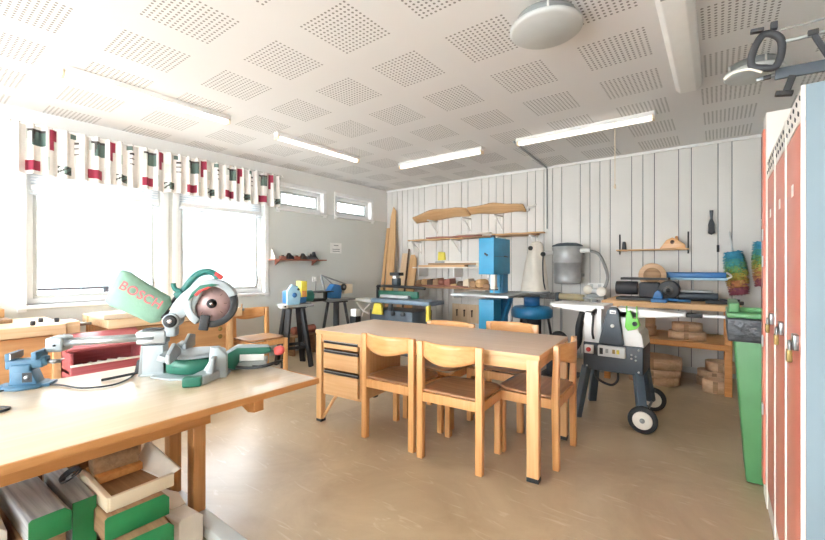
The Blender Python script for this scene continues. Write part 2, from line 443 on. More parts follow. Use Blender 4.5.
# valance curtain
def valance():
    L0, L1, zt, zb = .69, 3.34, 2.53, 2.08
    NY, NZ = 330, 40
    bm = bmesh.new(); V = {}
    def P(i, j):
        y = L0 + (L1 - L0) * i / NY; f = j / NZ
        amp = .016 + .012 * f
        x = -4.905 + amp * math.sin(y * 57 + .9 * math.sin(y * 9)) + .006 * math.sin(y * 131)
        return (x, y, zt - (zt - zb) * f + .006 * math.sin(y * 23) * f + .01)
    for i in range(NY + 1):
        for j in range(NZ + 1): V[i, j] = bm.verts.new(P(i, j))
    per = .455
    def colr(y, f):
        u = ((y - L0) % per) / per
        sh = ((y - L0) // per) % 2
        if .10 < u < .34 and .72 < f < .93: return 1
        if .46 < u < .58 and .04 < f < .48 - (.2 if u > .53 else 0): return 1
        if .14 < u < .40 and .10 < f < .16: return 3
        if .20 < u < .40 and .16 < f < .42: return 2 if u + f * .2 > .28 else 3
        if .12 < u < .19 and .1 < f < .3: return 4
        if .60 < u < .82 and .74 < f < .92: return (3 if (u * 7 + f * 9) % 1 < .35 else 2 if u > .68 else 4)
        if .86 < u < .94 and (abs(f - .22) < .02 or abs(f - .34) < .02 or abs(f - .46) < .02): return 3
        if .80 < u < .9 and .05 < f < .14: return 2
        if .40 < u < .46 and .62 < f < .9 : return 4
        if .62 < u < .72 and .3 < f < .52: return 4
        return 0
    for i in range(NY):
        for j in range(NZ):
            f = bm.faces.new((V[i, j], V[i + 1, j], V[i + 1, j + 1], V[i, j + 1])); f.smooth = True
            f.material_index = colr(L0 + (L1 - L0) * (i + .5) / NY, (j + .5) / NZ)
    me = bpy.data.meshes.new('fabric'); bm.to_mesh(me); bm.free()
    for k in ('cb_white', 'cb_red', 'cb_grey', 'cb_dark', 'cb_pale'): me.materials.append(M[k])
    o = bpy.data.objects.new('fabric', me); COL.objects.link(o)
    so = o.modifiers.new('t', 'SOLIDIFY'); so.thickness = .002
    return o
t = thing('valance_curtain', 'gathered white valance curtain with red and grey squares above the big windows', 'curtain')
valance().parent = t
g = G().cyl((-4.905, .64, 2.53), (-4.905, 3.38, 2.53), .008, m='white'); g.build('curtain_rod', t)
for y in (.66, 2.0, 3.36):
    G().box(-5, -4.9, y - .006, y + .006, 2.522, 2.538, 'white').build('rod_bracket', t)
for y in (.635, 3.385): G().lathe([(0, -.018), (.014, -.012), (.018, 0), (.014, .012), (0, .018)], (-4.905, y, 2.53), 'white', (0, 1, 0)).build('finial', t)

# ------------------------------------------------------------------ ceiling fittings
def strip_light(x0, y0, x1, y1, label):
    t = thing('strip_light', label, 'ceiling light', ((x0 + x1) / 2, (y0 + y1) / 2, H), math.atan2(y1 - y0, x1 - x0), 'fluorescent strip lights')
    L = math.hypot(x1 - x0, y1 - y0)
    G().box(-L / 2, L / 2, -.035, .035, -.045, 0, 'white', .005).build('housing', t)
    g = G().prism([(-.03, -.045), (.03, -.045), (.022, -.075), (-.022, -.075)], 'x', -L / 2 + .03, L / 2 - .03, 'tube', .006); g.build('diffuser', t)
    for s in (-1, 1): G().cb((s * (L / 2 - .015), 0, -.055), (.02, .07, .05), 'cream', bev=.004).build('end_cap', t)
strip_light(-3.72, .74, -3.72, 1.98, 'strip light on the ceiling nearest the left big window, running toward the back')
strip_light(-3.74, 2.5, -3.74, 3.72, 'short strip light over the gap between the windows, second along the left wall')
strip_light(-3.52, 4.32, -2.24, 4.32, 'crosswise strip light over the wall shelves, left of the two near the back wall')
strip_light(-1.8, 4.3, -.46, 4.3, 'crosswise strip light with the pull cord and conduit near the back wall')
g = G().cyl((0, 0, 0), (0, 0, -.62), .004, m='cream', seg=6); g.lathe([(0, -.65), (.009, -.64), (.012, -.62), (.004, -.6)], (0, 0, 0), 'cream')
solo(g, 'pull_cord', 'thin cream pull cord hanging from the crosswise strip light', 'cord', (-.79, 4.25, H - .04))
t = thing('conduit', 'grey cable conduit from the crosswise strip light down the boarded wall', 'pipe')
G().tube([(-1.84, 4.3, H - .02), (-1.9, 5.0, H - .02), (-1.95, 5.73, H - .02)], .012, 'midgrey', sm=False).build('ceiling_run', t)
G().tube([(-1.95, 5.735, H - .02), (-1.95, 5.735, 1.8)], .011, 'midgrey', sm=False).build('wall_run', t)
def disc(x, y, r, label):
    t = thing('ceiling_vent', label, 'vent', (x, y, H), 0, 'round ceiling vents')
    G().lathe([(0, -.085), (r * .93, -.085), (r, -.075), (r, -.06), (r * .96, -.055), (0, -.055)], (0, 0, 0), 'lightgrey', seg=48).build('cover_disc', t)
    G().lathe([(r * .8, -.05), (r * .8, 0), (r * .72, 0), (r * .72, -.05)], (0, 0, 0), 'midgrey', seg=40, closed=True).build('collar', t)
    for k in range(4):
        a = k * PI / 2 + .4; g = G().cyl((r * .86 * math.cos(a), r * .86 * math.sin(a), -.06), (r * .86 * math.cos(a), r * .86 * math.sin(a), 0), .006, m='white', seg=8); g.build('spacer_pin', t)
disc(-.79, 2.3, .2, 'large round white ceiling vent in front of the perforated tiles')
disc(.2, 3.72, .17, 'round white ceiling vent half hidden behind the bow saw')
t = thing('box_light', 'long white boxed luminaire at the top right of the ceiling', 'ceiling light', (-.18, 0, H))
G().prism([(-.085, 0), (.085, 0), (.08, -.07), (.05, -.1), (-.05, -.1), (-.08, -.07)], 'y', 2.2, 3.72, 'white', .006).build('diffuser', t)
g = G().box(-.088, .088, 2.18, 2.215, -.09, 0, 'lightgrey', .004); g.build('end_cap', t)
g = G().box(-.05, .0, 2.3, 2.36, -.104, -.099, 'midgrey'); g.build('latch', t)

# ------------------------------------------------------------------ near work table
TZ = .66
t = thing('work_table', 'low wooden work table with pale worn top carrying the mitre saw', 'table', (0, 0, 0))
G().box(-2.77, -1.70, -.75, 1.38, TZ - .028, TZ, 'tabletop', .004).build('table_top', t)
G().box(-2.772, -1.698, 1.38, 1.392, TZ - .03, TZ - .001, 'tableapron', .002).build('edge_strip', t)
G().box(-1.70, -1.688, -.75, 1.392, TZ - .03, TZ - .001, 'tableapron', .002).build('edge_strip', t)
G().box(-2.05, -2.0, -.42, .97, .475, TZ - .028, 'tableapron', .004).build('apron', t)
G().box(-2.5, -2.45, -.42, .97, .475, TZ - .028, 'tableapron', .004).build('apron', t)
g = G().prism([(-2.72, TZ - .028), (-1.745, TZ - .028), (-1.745, TZ - .10), (-1.80, TZ - .11), (-1.95, TZ - .06), (-2.72, TZ - .06)], 'y', 1.05, 1.1, 'tableapron', .003); g.build('batten', t)
for y in (-.37, .92):
    for x in (-2.04, -2.31): G().box(x - .033, x + .033, y - .03, y + .03, .055, TZ - .03, 'tableleg', .006).build('leg', t)
    G().prism([(-2.78, 0), (-1.62, 0), (-1.62, .05), (-1.63, .055), (-2.77, .055), (-2.78, .05)], 'y', y - .035, y + .035, 'lightgrey', .004).build('foot_rail', t)

# --- mitre saw (local: +x forward along the rails, +y away from the camera side, built then turned)
SA = math.atan2(.804, .594)
ms = thing('mitre_saw', 'sliding mitre saw with green dust bag standing on the low work table', 'saw', (-2.47, .90, TZ), SA)
# local frame: x = forward, y = left of forward (away from the camera), z up
g = G()
g.prism([(-.055, 0), (.05, 0), (.045, .165), (-.05, .165)], 'y', -.05, .05, 'castalu', .005)
g.prism([(-.075, 0), (-.055, 0), (-.048, .165), (-.062, .165)], 'y', -.045, .045, 'midgrey', .002)
g.box(-.06, .055, -.06, .06, 0, .014, 'castalu', .003)
g.build('column', ms)
g = G(); g.cb((-.015, 0, .205), (.145, .09, .075), 'alu', bev=.012); g.box(-.06, .03, -.03, .03, .24, .252, 'black', .003); g.build('slide_housing', ms)
g = G()
for y in (-.03, .03): g.cyl((-.46, y, .195), (.0, y, .205), .017, m='alu')
g.build('slide_rails', ms)
g = G().cb((-.445, 0, .192), (.075, .115, .075), 'castalu', bev=.012); g.cyl((-.44, -.06, .19), (-.44, -.064, .19), .006, m='black'); g.build('rail_end_block', ms)
g = G().lathe([(0, 0), (.125, 0), (.15, .01), (.15, .08), (.135, .088), (0, .088)], (.20, 0, .010), 'sawgreen', seg=40); g.build('turntable_drum', ms)
g = G().lathe([(0, .0), (.152, 0), (.152, .012), (.1, .018), (0, .018)], (.20, 0, .098), 'castalu', seg=40); g.build('turntable_plate', ms)
g = G()
g.prism([(.12, -.19), (.28, -.21), (.38, -.18), (.42, .24), (.06, .27), (.0, .1), (.0, -.1)], 'z', .0, .010, 'castalu', .003)
g.build('base_casting', ms)
# near extension wing sloping out to a green toe
g = G()
g.prism([(.305, .165), (.345, .165), (.385, .12), (.385, .0), (.27, .0), (.275, .05), (.30, .09)], 'y', -.20, -.15, 'castalu', .006)
g.prism([(.225, -.30), (.30, -.31), (.38, -.15), (.27, -.15)], 'z', .0, .045, 'castalu', .008)
g.prism([(.285, .0), (.325, .0), (.34, .12), (.315, .12)], 'y', -.26, -.19, 'castalu', .006)
g.build('side_wing', ms)
g = G().cb((.25, -.315, .024), (.085, .06, .045), 'sawgreen', bev=.008); g.build('wing_toe', ms)
# fence
g = G()
for y0, y1 in ((-.26, -.05), (.05, .27)):
    g.prism([(y0, .10), (y1, .10), (y1, .14 if y0 < 0 else .17), ((y0 + y1) / 2, .19), (y0, .15)], 'x', .115, .135, 'castalu', .005)
    g.cb((.09, (y0 + y1) / 2, .12), (.05, .12, .03), 'castalu', (0, .4, 0), .004)
g.cb((.125, 0, .102), (.03, .2, .016), 'castalu', bev=.003)
g.build('fence', ms)
# long green arm to the front
g = G(); g.prism([(.33, .03), (.36, .11), (.42, .145), (.585, .135), (.60, .115), (.60, .09), (.45, .06), (.40, .0)], 'y', -.055, -.015, 'castalu', .008)
g.prism([(.34, .03), (.37, .10), (.42, .13), (.60, .125), (.605, .10), (.44, .07), (.41, .01)], 'y', -.075, -.05, 'sawgreen', .006)
g.prism([(.36, .0), (.58, .03), (.58, .055), (.40, .045)], 'y', -.07, .05, 'midgrey', .004); g.build('mitre_arm', ms)
g = G().cb((.50, -.078, .075), (.13, .008, .035), 'white', (0, .04, 0), .002); g.build('scale_plate', ms)
g = G().lathe([(0, -.03), (.02, -.028), (.028, -.01), (.028, .012), (.016, .03), (0, .032)], (.645, -.02, .095), 'pinkred', (1, 0, .1), 10); g.cyl((.58, -.02, .09), (.63, -.02, .095), .008, m='midgrey'); g.build('clamp_knob', ms)
g = G().tube([(.42, -.10, .03), (.50, -.13, .028), (.58, -.15, .04), (.64, -.10, .045), (.66, -.03, .035), (.62, .0, .02), (.57, -.05, .02), (.50, -.07, .02)], .008, 'black'); g.build('hold_down_bar', ms)
# pivot + arm + head
g = G(); g.cb((.075, 0, .25), (.055, .08, .09), 'castalu', bev=.01); g.cyl((.085, -.065, .295), (.085, .05, .295), .042, m='castalu', seg=28, bev=.004)
g.build('pivot_block', ms)
g = G().lathe([(0, 0), (.03, 0), (.034, .008), (.026, .016), (0, .016)], (.085, -.066, .295), 'black', (0, -1, 0)); g.lathe([(0, 0), (.012, 0), (.012, .02), (0, .02)], (.085, -.066, .295), 'chrome', (0, -1, 0)); g.build('pivot_knob', ms)
g = G().prism([(.06, .30), (.09, .39), (.13, .44), (.20, .50), (.27, .515), (.24, .45), (.20, .37), (.21, .32), (.19, .30), (.16, .325), (.11, .285)], 'y', -.05, .03, 'castalu', .008); g.build('saw_arm', ms)
BC = (.284, 0, .383)
def arc(cx, cz, r, a0, a1, n): return [(cx + r * math.cos(math.radians(a0 + (a1 - a0) * i / n)), cz + r * math.sin(math.radians(a0 + (a1 - a0) * i / n))) for i in range(n + 1)]
g = G().prism(arc(BC[0], BC[2], .138, 20, 235, 26) + arc(BC[0], BC[2], .098, 235, 20, 26), 'y', -.06, .03, 'castalu', .006)
g.prism(arc(BC[0], BC[2], .13, 20, 235, 26), 'y', .0, .03, 'castalu', .003)
g.build('upper_guard', ms)
g = G().prism(arc(BC[0], BC[2], .134, -118, 52, 24) + arc(BC[0], BC[2], .098, 52, -118, 24), 'y', -.045, .015, 'black', .004)
g.cb((BC[0] - .035, -.048, BC[2] - .105), (.05, .016, .085), 'black', (0, .15, 0), .005); g.build('lower_guard', ms)
g = G().lathe([(.0, .0), (.118, .0), (.118, .003), (0, .003)], (BC[0], -.028, BC[2]), 'bladered', (0, -1, 0), 48)
g.lathe([(.106, 0), (.12, 0), (.12, .003), (.106, .003)], (BC[0], -.0295, BC[2]), 'steel', (0, -1, 0), 60)
for k in range(8):
    a = k * PI / 4; g.cb((BC[0] + .07 * math.cos(a), -.0318, BC[2] + .07 * math.sin(a)), (.016, .002, .003), 'darkwood', (0, -a, 0))
g.build('saw_blade', ms)
g = G().lathe([(0, 0), (.026, 0), (.026, .010), (.014, .012), (.014, .02), (0, .02)], (BC[0], -.031, BC[2]), 'black', (0, -1, 0)); g.lathe([(0, .02), (.008, .02), (.008, .024), (0, .024)], (BC[0], -.031, BC[2]), 'chrome', (0, -1, 0)); g.build('arbor_bolt', ms)
g = G().prism([(.17, .405), (.19, .45), (.23, .487), (.29, .497), (.33, .49), (.27, .475), (.225, .455), (.20, .43)], 'y', -.068, -.058, 'sawgreen', .002); g.prism([(.20, .435), (.225, .462), (.27, .48), (.29, .478), (.24, .455), (.215, .43)], 'y', -.071, -.067, 'red', .001); g.build('badge', ms)
g = G().tube([(.115, -.01, .425), (.14, -.01, .465), (.17, -.01, .51), (.21, -.01, .55), (.26, -.01, .563), (.295, -.01, .55), (.31, -.01, .52)], .018, 'teal', 10)
g.tube([(.085, -.01, .50), (.087, -.01, .48), (.10, -.01, .462), (.13, -.01, .455)], .013, 'teal', 8)
g.cb((.12, -.01, .435), (.05, .06, .05), 'teal', (0, -.6, 0), .012); g.build('handle', ms)
g = G().cb((.315, -.01, .54), (.05, .036, .026), 'red', (0, .6, 0), .008); g.build('trigger_cap', ms)
g = G().cyl((.2, .03, .40), (.28, .15, .42), .045, .04, 'sawgreen', 20, .004); g.build('motor', ms)
# dust bag
def bagf(u, v):
    pass
g = G()
prof = [(.05, .028, .34), (.035, .045, .345), (-.04, .068, .385), (-.12, .082, .44), (-.175, .085, .478), (-.195, .06, .485), (-.21, .02, .49)]
ring = []
verts = []; faces = []; NS = 20
axd = Vector((-.226, 0, .14)).normalized(); nrm = Vector((.14, 0, .226)).normalized()
rows = [(-.01, .06, .02), (.02, .082, .035), (.09, .09, .05), (.17, .094, .055), (.24, .096, .05), (.272, .094, .03), (.28, .09, .008)]
base = Vector((.045, -.03, .345))
for (d, hr, wr) in rows:
    c = base + axd * d
    for k in range(NS):
        a = 2 * PI * k / NS; ca, sa = math.cos(a), math.sin(a)
        ex = math.copysign(abs(ca) ** .6, ca); ey = math.copysign(abs(sa) ** .7, sa)
        verts.append(c + nrm * hr * ex * (1 + .04 * math.sin(d * 60)) + Vector((0, 1, 0)) * wr * ey * (1 + .05 * math.sin(d * 45 + a * 3)) + axd * (.012 * ex * (d / .3)))
for i in range(len(rows) - 1):
    for k in range(NS):
        j = (k + 1) % NS; faces.append((i * NS + k, i * NS + j, (i + 1) * NS + j, (i + 1) * NS + k))
faces += [tuple(range(NS)), tuple(range((len(rows) - 1) * NS, len(rows) * NS))]
g._add(verts, faces, 'bagcloth'); bag = g.build('dust_bag', ms, 1.0)
g = G().cyl((.055, -.01, .32), (.10, -.01, .34), .022, .03, 'black', 16); g.tube([(.04, -.05, .31), (.08, -.03, .39), (.11, -.02, .44)], .008, 'black'); g.build('dust_port', ms)
cu = bpy.data.curves.new('lettering', 'FONT'); cu.body = 'BOSCH'; cu.size = .066; cu.extrude = .001; cu.offset = .0008; cu.space_character = 1.05
cu.materials.append(M['bagtext'])
lo = bpy.data.objects.new('lettering_src', cu); COL.objects.link(lo)
bpy.context.view_layer.update()
lme = bpy.data.meshes.new_from_object(lo.evaluated_get(bpy.context.evaluated_depsgraph_get()))
bpy.data.objects.remove(lo)
lt = bpy.data.objects.new('lettering', lme); COL.objects.link(lt); lt.parent = bag
if not lme.materials: lme.materials.append(M['bagtext'])
# place lettering flat on the bag's near side, running from rear-top to front-bottom
lx = -axd; lz = Vector((0, -1, 0)); ly = lz.cross(lx)
lt.matrix_local = Matrix.Translation(base + axd * .235 + nrm * .016 + Vector((0, -.076, 0))) @ Matrix((lx, ly, lz)).transposed().to_4x4()
g = G().tube([(-.07, -.03, .02), (-.14, -.05, .012), (-.22, -.10, .008)], .007, 'black'); g.cb((-.075, -.02, .05), (.03, .035, .07), 'black', (0, .2, 0), .006); g.build('cord_strain_relief', ms)
# cord: in world coords then child
inv = (Matrix.Translation((-2.47, .90, TZ)) @ Matrix.Rotation(SA, 4, 'Z')).inverted()
cp = [onZ(u, v, TZ + .006) for u, v in ((137, 372), (128, 379), (112, 385), (82, 388), (60, 385), (35, 385), (10, 389), (-20, 396), (-60, 405))]
g = G().tube([inv @ Vector(p) for p in cp], .0045, 'black', 6); g.build('power_cord', ms)

# small blue bench vise
vz = thing('bench_vise', 'small blue bench vise near the left edge of the low work table', 'vise', (-2.86 + .02, .42, TZ), .9)
vz.location = (-2.72, .415, TZ); vz.rotation_euler = (0, 0, 1.0); vz.scale = (1.12, 1.12, 1.15)
g = G().lathe([(0, 0), (.085, 0), (.088, .006), (.08, .014), (0, .016)], (0, 0, 0), 'viseblue', seg=8); g.cb((0, 0, .007), (.19, .08, .013), 'viseblue', bev=.003); g.build('base_plate', vz)
g = G().cb((-.01, 0, .055), (.075, .07, .09), 'viseblue', bev=.01); g.cb((.0, 0, .10), (.13, .05, .04), 'viseblue', bev=.006); g.prism([(-.05, .015), (.05, .015), (.03, .07), (-.03, .07)], 'y', -.036, .036, 'viseblue', .003); g.build('body', vz)
g = G().cb((-.045, 0, .135), (.018, .10, .032), 'viseblue', bev=.004); g.cb((-.035, 0, .138), (.004, .1, .026), 'steel'); g.build('fixed_jaw', vz)
g = G().cb((.045, 0, .135), (.02, .10, .034), 'viseblue', bev=.004); g.cb((.05, 0, .108), (.05, .045, .035), 'viseblue', bev=.006); g.build('moving_jaw', vz)
g = G().cyl((.06, 0, .1), (.12, 0, .1), .009, m='steel'); g.cyl((.112, -.05, .1), (.112, .05, .1), .004, m='steel', seg=10); g.build('screw_handle', vz)
g = G().box(.0, .034, -.0375, -.0355, .025, .065, 'black'); g.cyl((.017, -.038, .045), (.017, -.044, .045), .009, m='steel'); g.build('clamp_bolt', vz)
# coiled cable end at the left edge
g = G().tube([(-.06, -.02, .006), (-.01, -.035, .006), (.03, -.01, .006), (.02, .03, .006), (-.03, .035, .006), (-.07, .02, .006), (-.16, .02, .006)], .006, 'black', 8)
p = onZ(-3, 412, TZ); solo(g, 'looped_cable', 'black looped cable end at the left edge of the low work table', 'cable', (p[0], p[1], TZ + .001), .6)

# ------------------------------------------------------------------ scrap timber under the table
def block(name, x0, x1, y0, y1, z0, z1, m, label, rz=0, tip=None, tipm='green_paint', bev=.004, cat='timber', cut=0):
    cx, cy = (x0 + x1) / 2, (y0 + y1) / 2
    t = thing(name, label, cat, (cx, cy, z0), rz)
    a, b, h = (x1 - x0) / 2, (y1 - y0) / 2, z1 - z0
    g = G()
    if cut: g.prism([(-b, 0), (b, 0), (b, h - cut), (b - cut, h), (-b + cut * .4, h), (-b, h - cut * .4)], 'x', -a, a - (.0 if not tip else .001), m, bev)
    else: g.box(-a, a, -b, b, 0, h, m, bev)
    g.build('board' if h < .05 else 'beam', t)
    if tip:
        gg = G()
        if cut: gg.prism([(-b, 0), (b, 0), (b, h - cut), (b - cut, h), (-b + cut * .4, h), (-b, h - cut * .4)], 'x', a, a + .004, tipm, .001)
        else: gg.box(a, a + .004, -b, b, 0, h, tipm, .001)
        gg.build('painted_end', t)
    return t
block('timber_offcut', -2.5, -1.92, .2, .72, 0, .10, 'darkwood', 'dark plank at the bottom of the timber pile under the table')
block('timber_offcut', -2.45, -1.97, .28, .41, .102, .268, 'oldwood', 'brown beam carrying the grey green-ended timber under the table')
block('timber_offcut', -2.34, -1.92, .285, .405, .27, .36, 'greywood', 'weathered grey timber with green end, leftmost on the pile under the table', .05, True, cut=.02)
block('timber_offcut', -2.36, -1.965, .42, .495, .102, .345, 'greywood', 'tall grey timber with dark green end beside the cream tray', .03, True)
block('timber_offcut', -2.3, -2.0, .19, .255, .102, .335, 'palecream', 'pale narrow block at the far left of the timber pile', 0, None, cut=.02)
block('timber_slab', -2.33, -1.79, .53, .725, .102, .205, 'oldwood', 'lower of two green-edged slabs under the cream tray', -.04, True, cut=.02)
block('timber_slab', -2.33, -1.845, .49, .715, .207, .298, 'oldwood', 'upper green-edged slab directly under the cream tray', .02, True, cut=.02)
# cream tray with scooped side
t = thing('wooden_tray', 'cream wooden tray with scooped side on top of the green-edged slabs', 'tray', (-2.04, .625, .30), .04); t.scale = (.9, .9, .9)
g = G().box(-.17, .17, -.115, .125, 0, .045, 'oldwood', .003); g.build('bottom', t)
g = G().prism([(-.125, 0), (.135, 0), (.135, .06), (-.125, .06)], 'x', .165, .185, 'cream', .003); g.build('front_rim', t)
g = G().prism([(.18, .0), (.18, .062), (-.1, .085), (-.17, .08), (-.17, 0)], 'y', -.135, -.115, 'cream', .003); g.build('side_flap', t)
g = G().grid(lambda u, v: (.175 - .30 * v, .09 + .075 * u - .03 * v, .045 + .02 * (1 - v) * u + .10 * u * u * v), 8, 10, 'palecream', (0, .008, 0)); g.build('scooped_flap', t)
g = G().cyl((0, -.09, .055), (.02, .075, .055), .055, .05, 'oldwood', 18, .004); g.box(-.06, .09, -.09, .075, 0, .03, 'orange_wood', .003)
t = solo(g, 'carved_log', 'brown rounded log lying across the cream tray', 'log', (-2.14, .615, .343), .04)
block('timber_offcut', -2.15, -1.86, .745, .855, .0, .15, 'palecream', 'pale offcut with white edges beside the table foot rail', .12, None, cut=.03)
g = G().prism([(-.12, -.03), (.09, -.05), (.12, .0), (.02, .045), (-.1, .04)], 'z', 0, .008, 'cream', .002)
solo(g, 'plywood_scrap', 'thin cream plywood scrap leaning on the pale offcut', 'scrap', (-2.05, .79, .165), .3, rx=.15)
g = G()
for k in range(5):
    a = k * .9; g.tube([(.03 * math.cos(a + q) + .006 * k - .01, .03 * math.sin(a + q * 1.1), .03 + .02 * math.sin(q + k)) for q in [i * .7 for i in range(10)]], .0035, 'softblack', 6)
solo(g, 'wire_bundle', 'dark tangled bundle of wire beside the brown log', 'wire', (-2.16, .462, .348))
block('timber_offcut', -2.74, -2.53, .14, .44, 0, .40, 'darkwood', 'dark brown crate-like block standing at the far side of the pile', 0, None, bev=.006)
block('timber_offcut', -2.72, -2.51, .47, .84, 0, .33, 'oldwood', 'brown block behind the cream tray and log', 0, None)
g = G().grid(lambda u, v: (-.06 + .12 * u, -.05 + .1 * v, .05 * ((2 * u - 1) ** 2 + (2 * v - 1) ** 2) * .6), 8, 8, 'palecream', (0, 0, .004))
solo(g, 'white_dish', 'white shallow dish on the brown block behind the grey timbers', 'dish', (-2.6, .54, .332))
block('timber_offcut', -2.1, -1.9, .015, .17, 0, .235, 'darkwood', 'dark block under the round orange wood disc', .1, None)
g = G().cyl((0, 0, 0), (0, 0, .04), .085, .082, 'orange_wood', 28, .006); solo(g, 'wood_disc', 'round orange wood slice at the lower left under the table', 'wood slice', (-1.985, .13, .237))
block('timber_offcut', -2.45, -2.2, .0, .15, 0, .42, 'oldwood', 'upright brown block at the left frame edge under the table', 0, None)

# ------------------------------------------------------------------ desk
DR = math.radians(4.8)
dk = thing('desk', 'long birch desk with drawer pedestal in the middle of the room', 'desk', (-2.6, 2.11, 0), DR)
DL, DD, DH = 1.79, .76, .742
G().box(0, DL, 0, DD, DH - .028, DH, 'desktop', .003).build('desk_top', dk)
G().box(0, DL, -.006, 0, DH - .03, DH - .001, 'birch', .001).build('edge_strip', dk)
G().box(DL, DL + .006, -.006, DD, DH - .03, DH - .001, 'birch_y', .001).build('edge_strip', dk)
for x, y in ((DL - .072, .003), (DL - .06, DD - .06)):
    lg = G().box(x, x + .07, y, y + .055, .025, DH - .03, 'birch_z', .004).build('leg', dk); G().box(x - .001, x + .071, y - .001, y + .056, 0, .025, 'black', .003).build('foot', lg)
for y in (.003, DD - .055):
    lg = G().box(.0, .055, y, y + .05, .02, DH - .03, 'birch_z', .004).build('leg', dk); G().box(0, .056, y - .001, y + .051, 0, .02, 'black', .003).build('foot', lg)
g = G().box(.055, DL - .072, .01, .03, .645, DH - .028, 'birch', .002); g.build('apron', dk)
g = G().box(.3, DL - .072, DD - .03, DD - .01, .56, DH - .028, 'birch', .002); g.build('apron', dk)
g = G().box(DL - .03, DL - .012, .06, DD - .06, .645, DH - .028, 'birch_y', .002); g.build('apron', dk)
g = G().box(.0, .02, .05, DD - .05, .24, DH - .028, 'birch_y', .002); g.build('end_panel', dk)
g = G().bar((.045, .03, .02), (.19, .03, .225), .02, .02, 'birch', .003); g.build('diagonal_brace', dk)
g = G().box(.058, .455, .025, .55, .225, .245, 'birch', .002); g.box(.058, .075, .025, .55, .245, .69, 'birch_z', .002); g.box(.438, .455, .025, .55, .245, .69, 'birch_z', .002); g.box(.075, .438, .53, .55, .245, .69, 'birch_z'); g.box(.058, .455, .045, .55, .69, .712, 'birch'); g.build('pedestal', dk)
for z0, z1 in ((.605, .665), (.44, .59), (.25, .425)):
    dr = G().box(.08, .434, .006, .024, z0, z1 - .026, 'birch', .003).build('drawer', dk)
    hb = G().box(.08, .434, .008, .024, z1 - .024, z1, 'black', .002); hb.box(.08, .434, .004, .010, z1 - .006, z1 - .001, 'alu'); hb.build('handle', dr)
DM = Matrix.Translation((-2.6, 2.11, 0)) @ Matrix.Rotation(DR, 4, 'Z')

# ------------------------------------------------------------------ chairs: origin on floor centre, front = +y
def make_chair(label, loc, rz):
    t = thing('school_chair', label, 'chair', loc, rz, 'birch school chairs'); t.scale = (1.06, .94, 1)
    g = G()
    for s in (-1, 1):
        x = s * .197
        G().prism([(-.235, 0), (-.195, 0), (-.185, .42), (-.20, .765), (-.235, .765), (-.232, .42)], 'x', x - .021, x + .021, 'chairwood', .004).build('rear_leg', t)
        G().box(x - .019, x + .019, .17, .215, 0, .43, 'chairwood', .004).build('front_leg', t)
    g = G().box(-.182, .182, -.228, -.206, .375, .435, 'chairwood', .003); g.build('rear_rail', t)
    g = G().box(-.18, .18, .19, .212, .37, .43, 'chairwood', .003); g.build('front_rail', t)
    for s in (-1, 1): G().box(s * .197 - .012, s * .197 + .012, -.19, .17, .37, .43, 'chairwood', .003).build('side_rail', t)
    def seat(u, v):
        wd = .21 * (1 - .28 * max(0, (v - .75) / .25) ** 2); x = -wd + 2 * wd * u; y = -.215 + .42 * v
        return (x, y, .437 - .012 * math.sin(PI * u) * math.sin(PI * min(1, v * 1.1)) + .002)
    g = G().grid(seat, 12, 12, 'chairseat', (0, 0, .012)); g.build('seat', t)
    def back(u, v):
        x = -.18 + .36 * u; c = math.sin(PI * u)
        top = .768; bot = .668 - .034 * c
        return (x, -.205 - .065 * c, bot + (top - bot) * v)
    g = G().grid(back, 16, 5, 'chairback', (0, -.014, 0)); g.build('backrest', t)
    return t
c0 = make_chair('birch chair pushed against the desk front beside the drawers', (-1.86, 2.35, 0), math.radians(3))
dup(c0, (-1.36, 2.34, 0), math.radians(4), 'birch chair at the desk front, right of the chair by the drawers')
dup(c0, (-1.0, 2.70, 0), math.radians(92), 'birch chair at the right end of the desk, behind the corner leg')
dup(c0, (-1.86, 2.80, 0), math.radians(184), 'birch chair on the far side of the desk, opposite the drawers')
dup(c0, (-1.41, 3.07, 0), math.radians(183), 'birch chair on the far side of the desk, nearer the blue bandsaw')
c0.location = (-1.865, 2.34, 0)
wc = dup(c0, (-4.17, 2.585, 0), math.radians(270), 'birch chair by the left wall at the end of the far joiner bench')

# ------------------------------------------------------------------ joiner benches on left wall
def bench(y0, y1, label, knobs, dogs):
    t = thing('joiner_bench', label, 'workbench', (-4.5, (y0 + y1) / 2, 0)); L = (y1 - y0) / 2
    G().box(-.36, .38, -L, L, .72, .80, 'benchwood', .005).build('bench_top', t)
    G().box(.30, .33, -L + .08, L - .08, .17, .71, 'panel', .003).build('cupboard_front', t)
    G().box(-.3, .30, -L + .06, L - .06, .15, .72, 'panel', .003).build('cupboard_body', t)
    for s in (-1, 1):
        for x in (-.3, .34): G().box(x - .035, x + .035, s * (L - .05) - .03, s * (L - .05) + .03, 0, .72, 'pine_z', .004).build('leg', t)
    v = G().box(.12, .36, L, L + .09, .715, .81, 'benchwood', .006).build('end_vise', t)
    g = G().cyl((.20, L + .09, .765), (.20, L + .2, .765), .014, m='steel'); g.cyl((.2, L + .175, .70), (.2, L + .175, .83), .008, m='pine_z', seg=10); g.build('vise_screw', v)
    for k, (x, y) in enumerate(dogs): G().lathe([(0, .0), (.016, .0), (.016, .03), (.012, .034), (0, .034)], (x, y, .80), 'softblack', seg=12).build('bench_dog', t)
    for y, z in knobs: G().lathe([(0, 0), (.02, .0), (.025, .014), (.016, .026), (0, .028)], (.33, y, z), 'brass', (1, 0, 0), 14).build('cupboard_knob', t)
    return t
bench(-.95, .86, 'joiner bench under the left wall left of the red cabinet', [], [(.1, .80), (.30, .72), (.2, .88)])
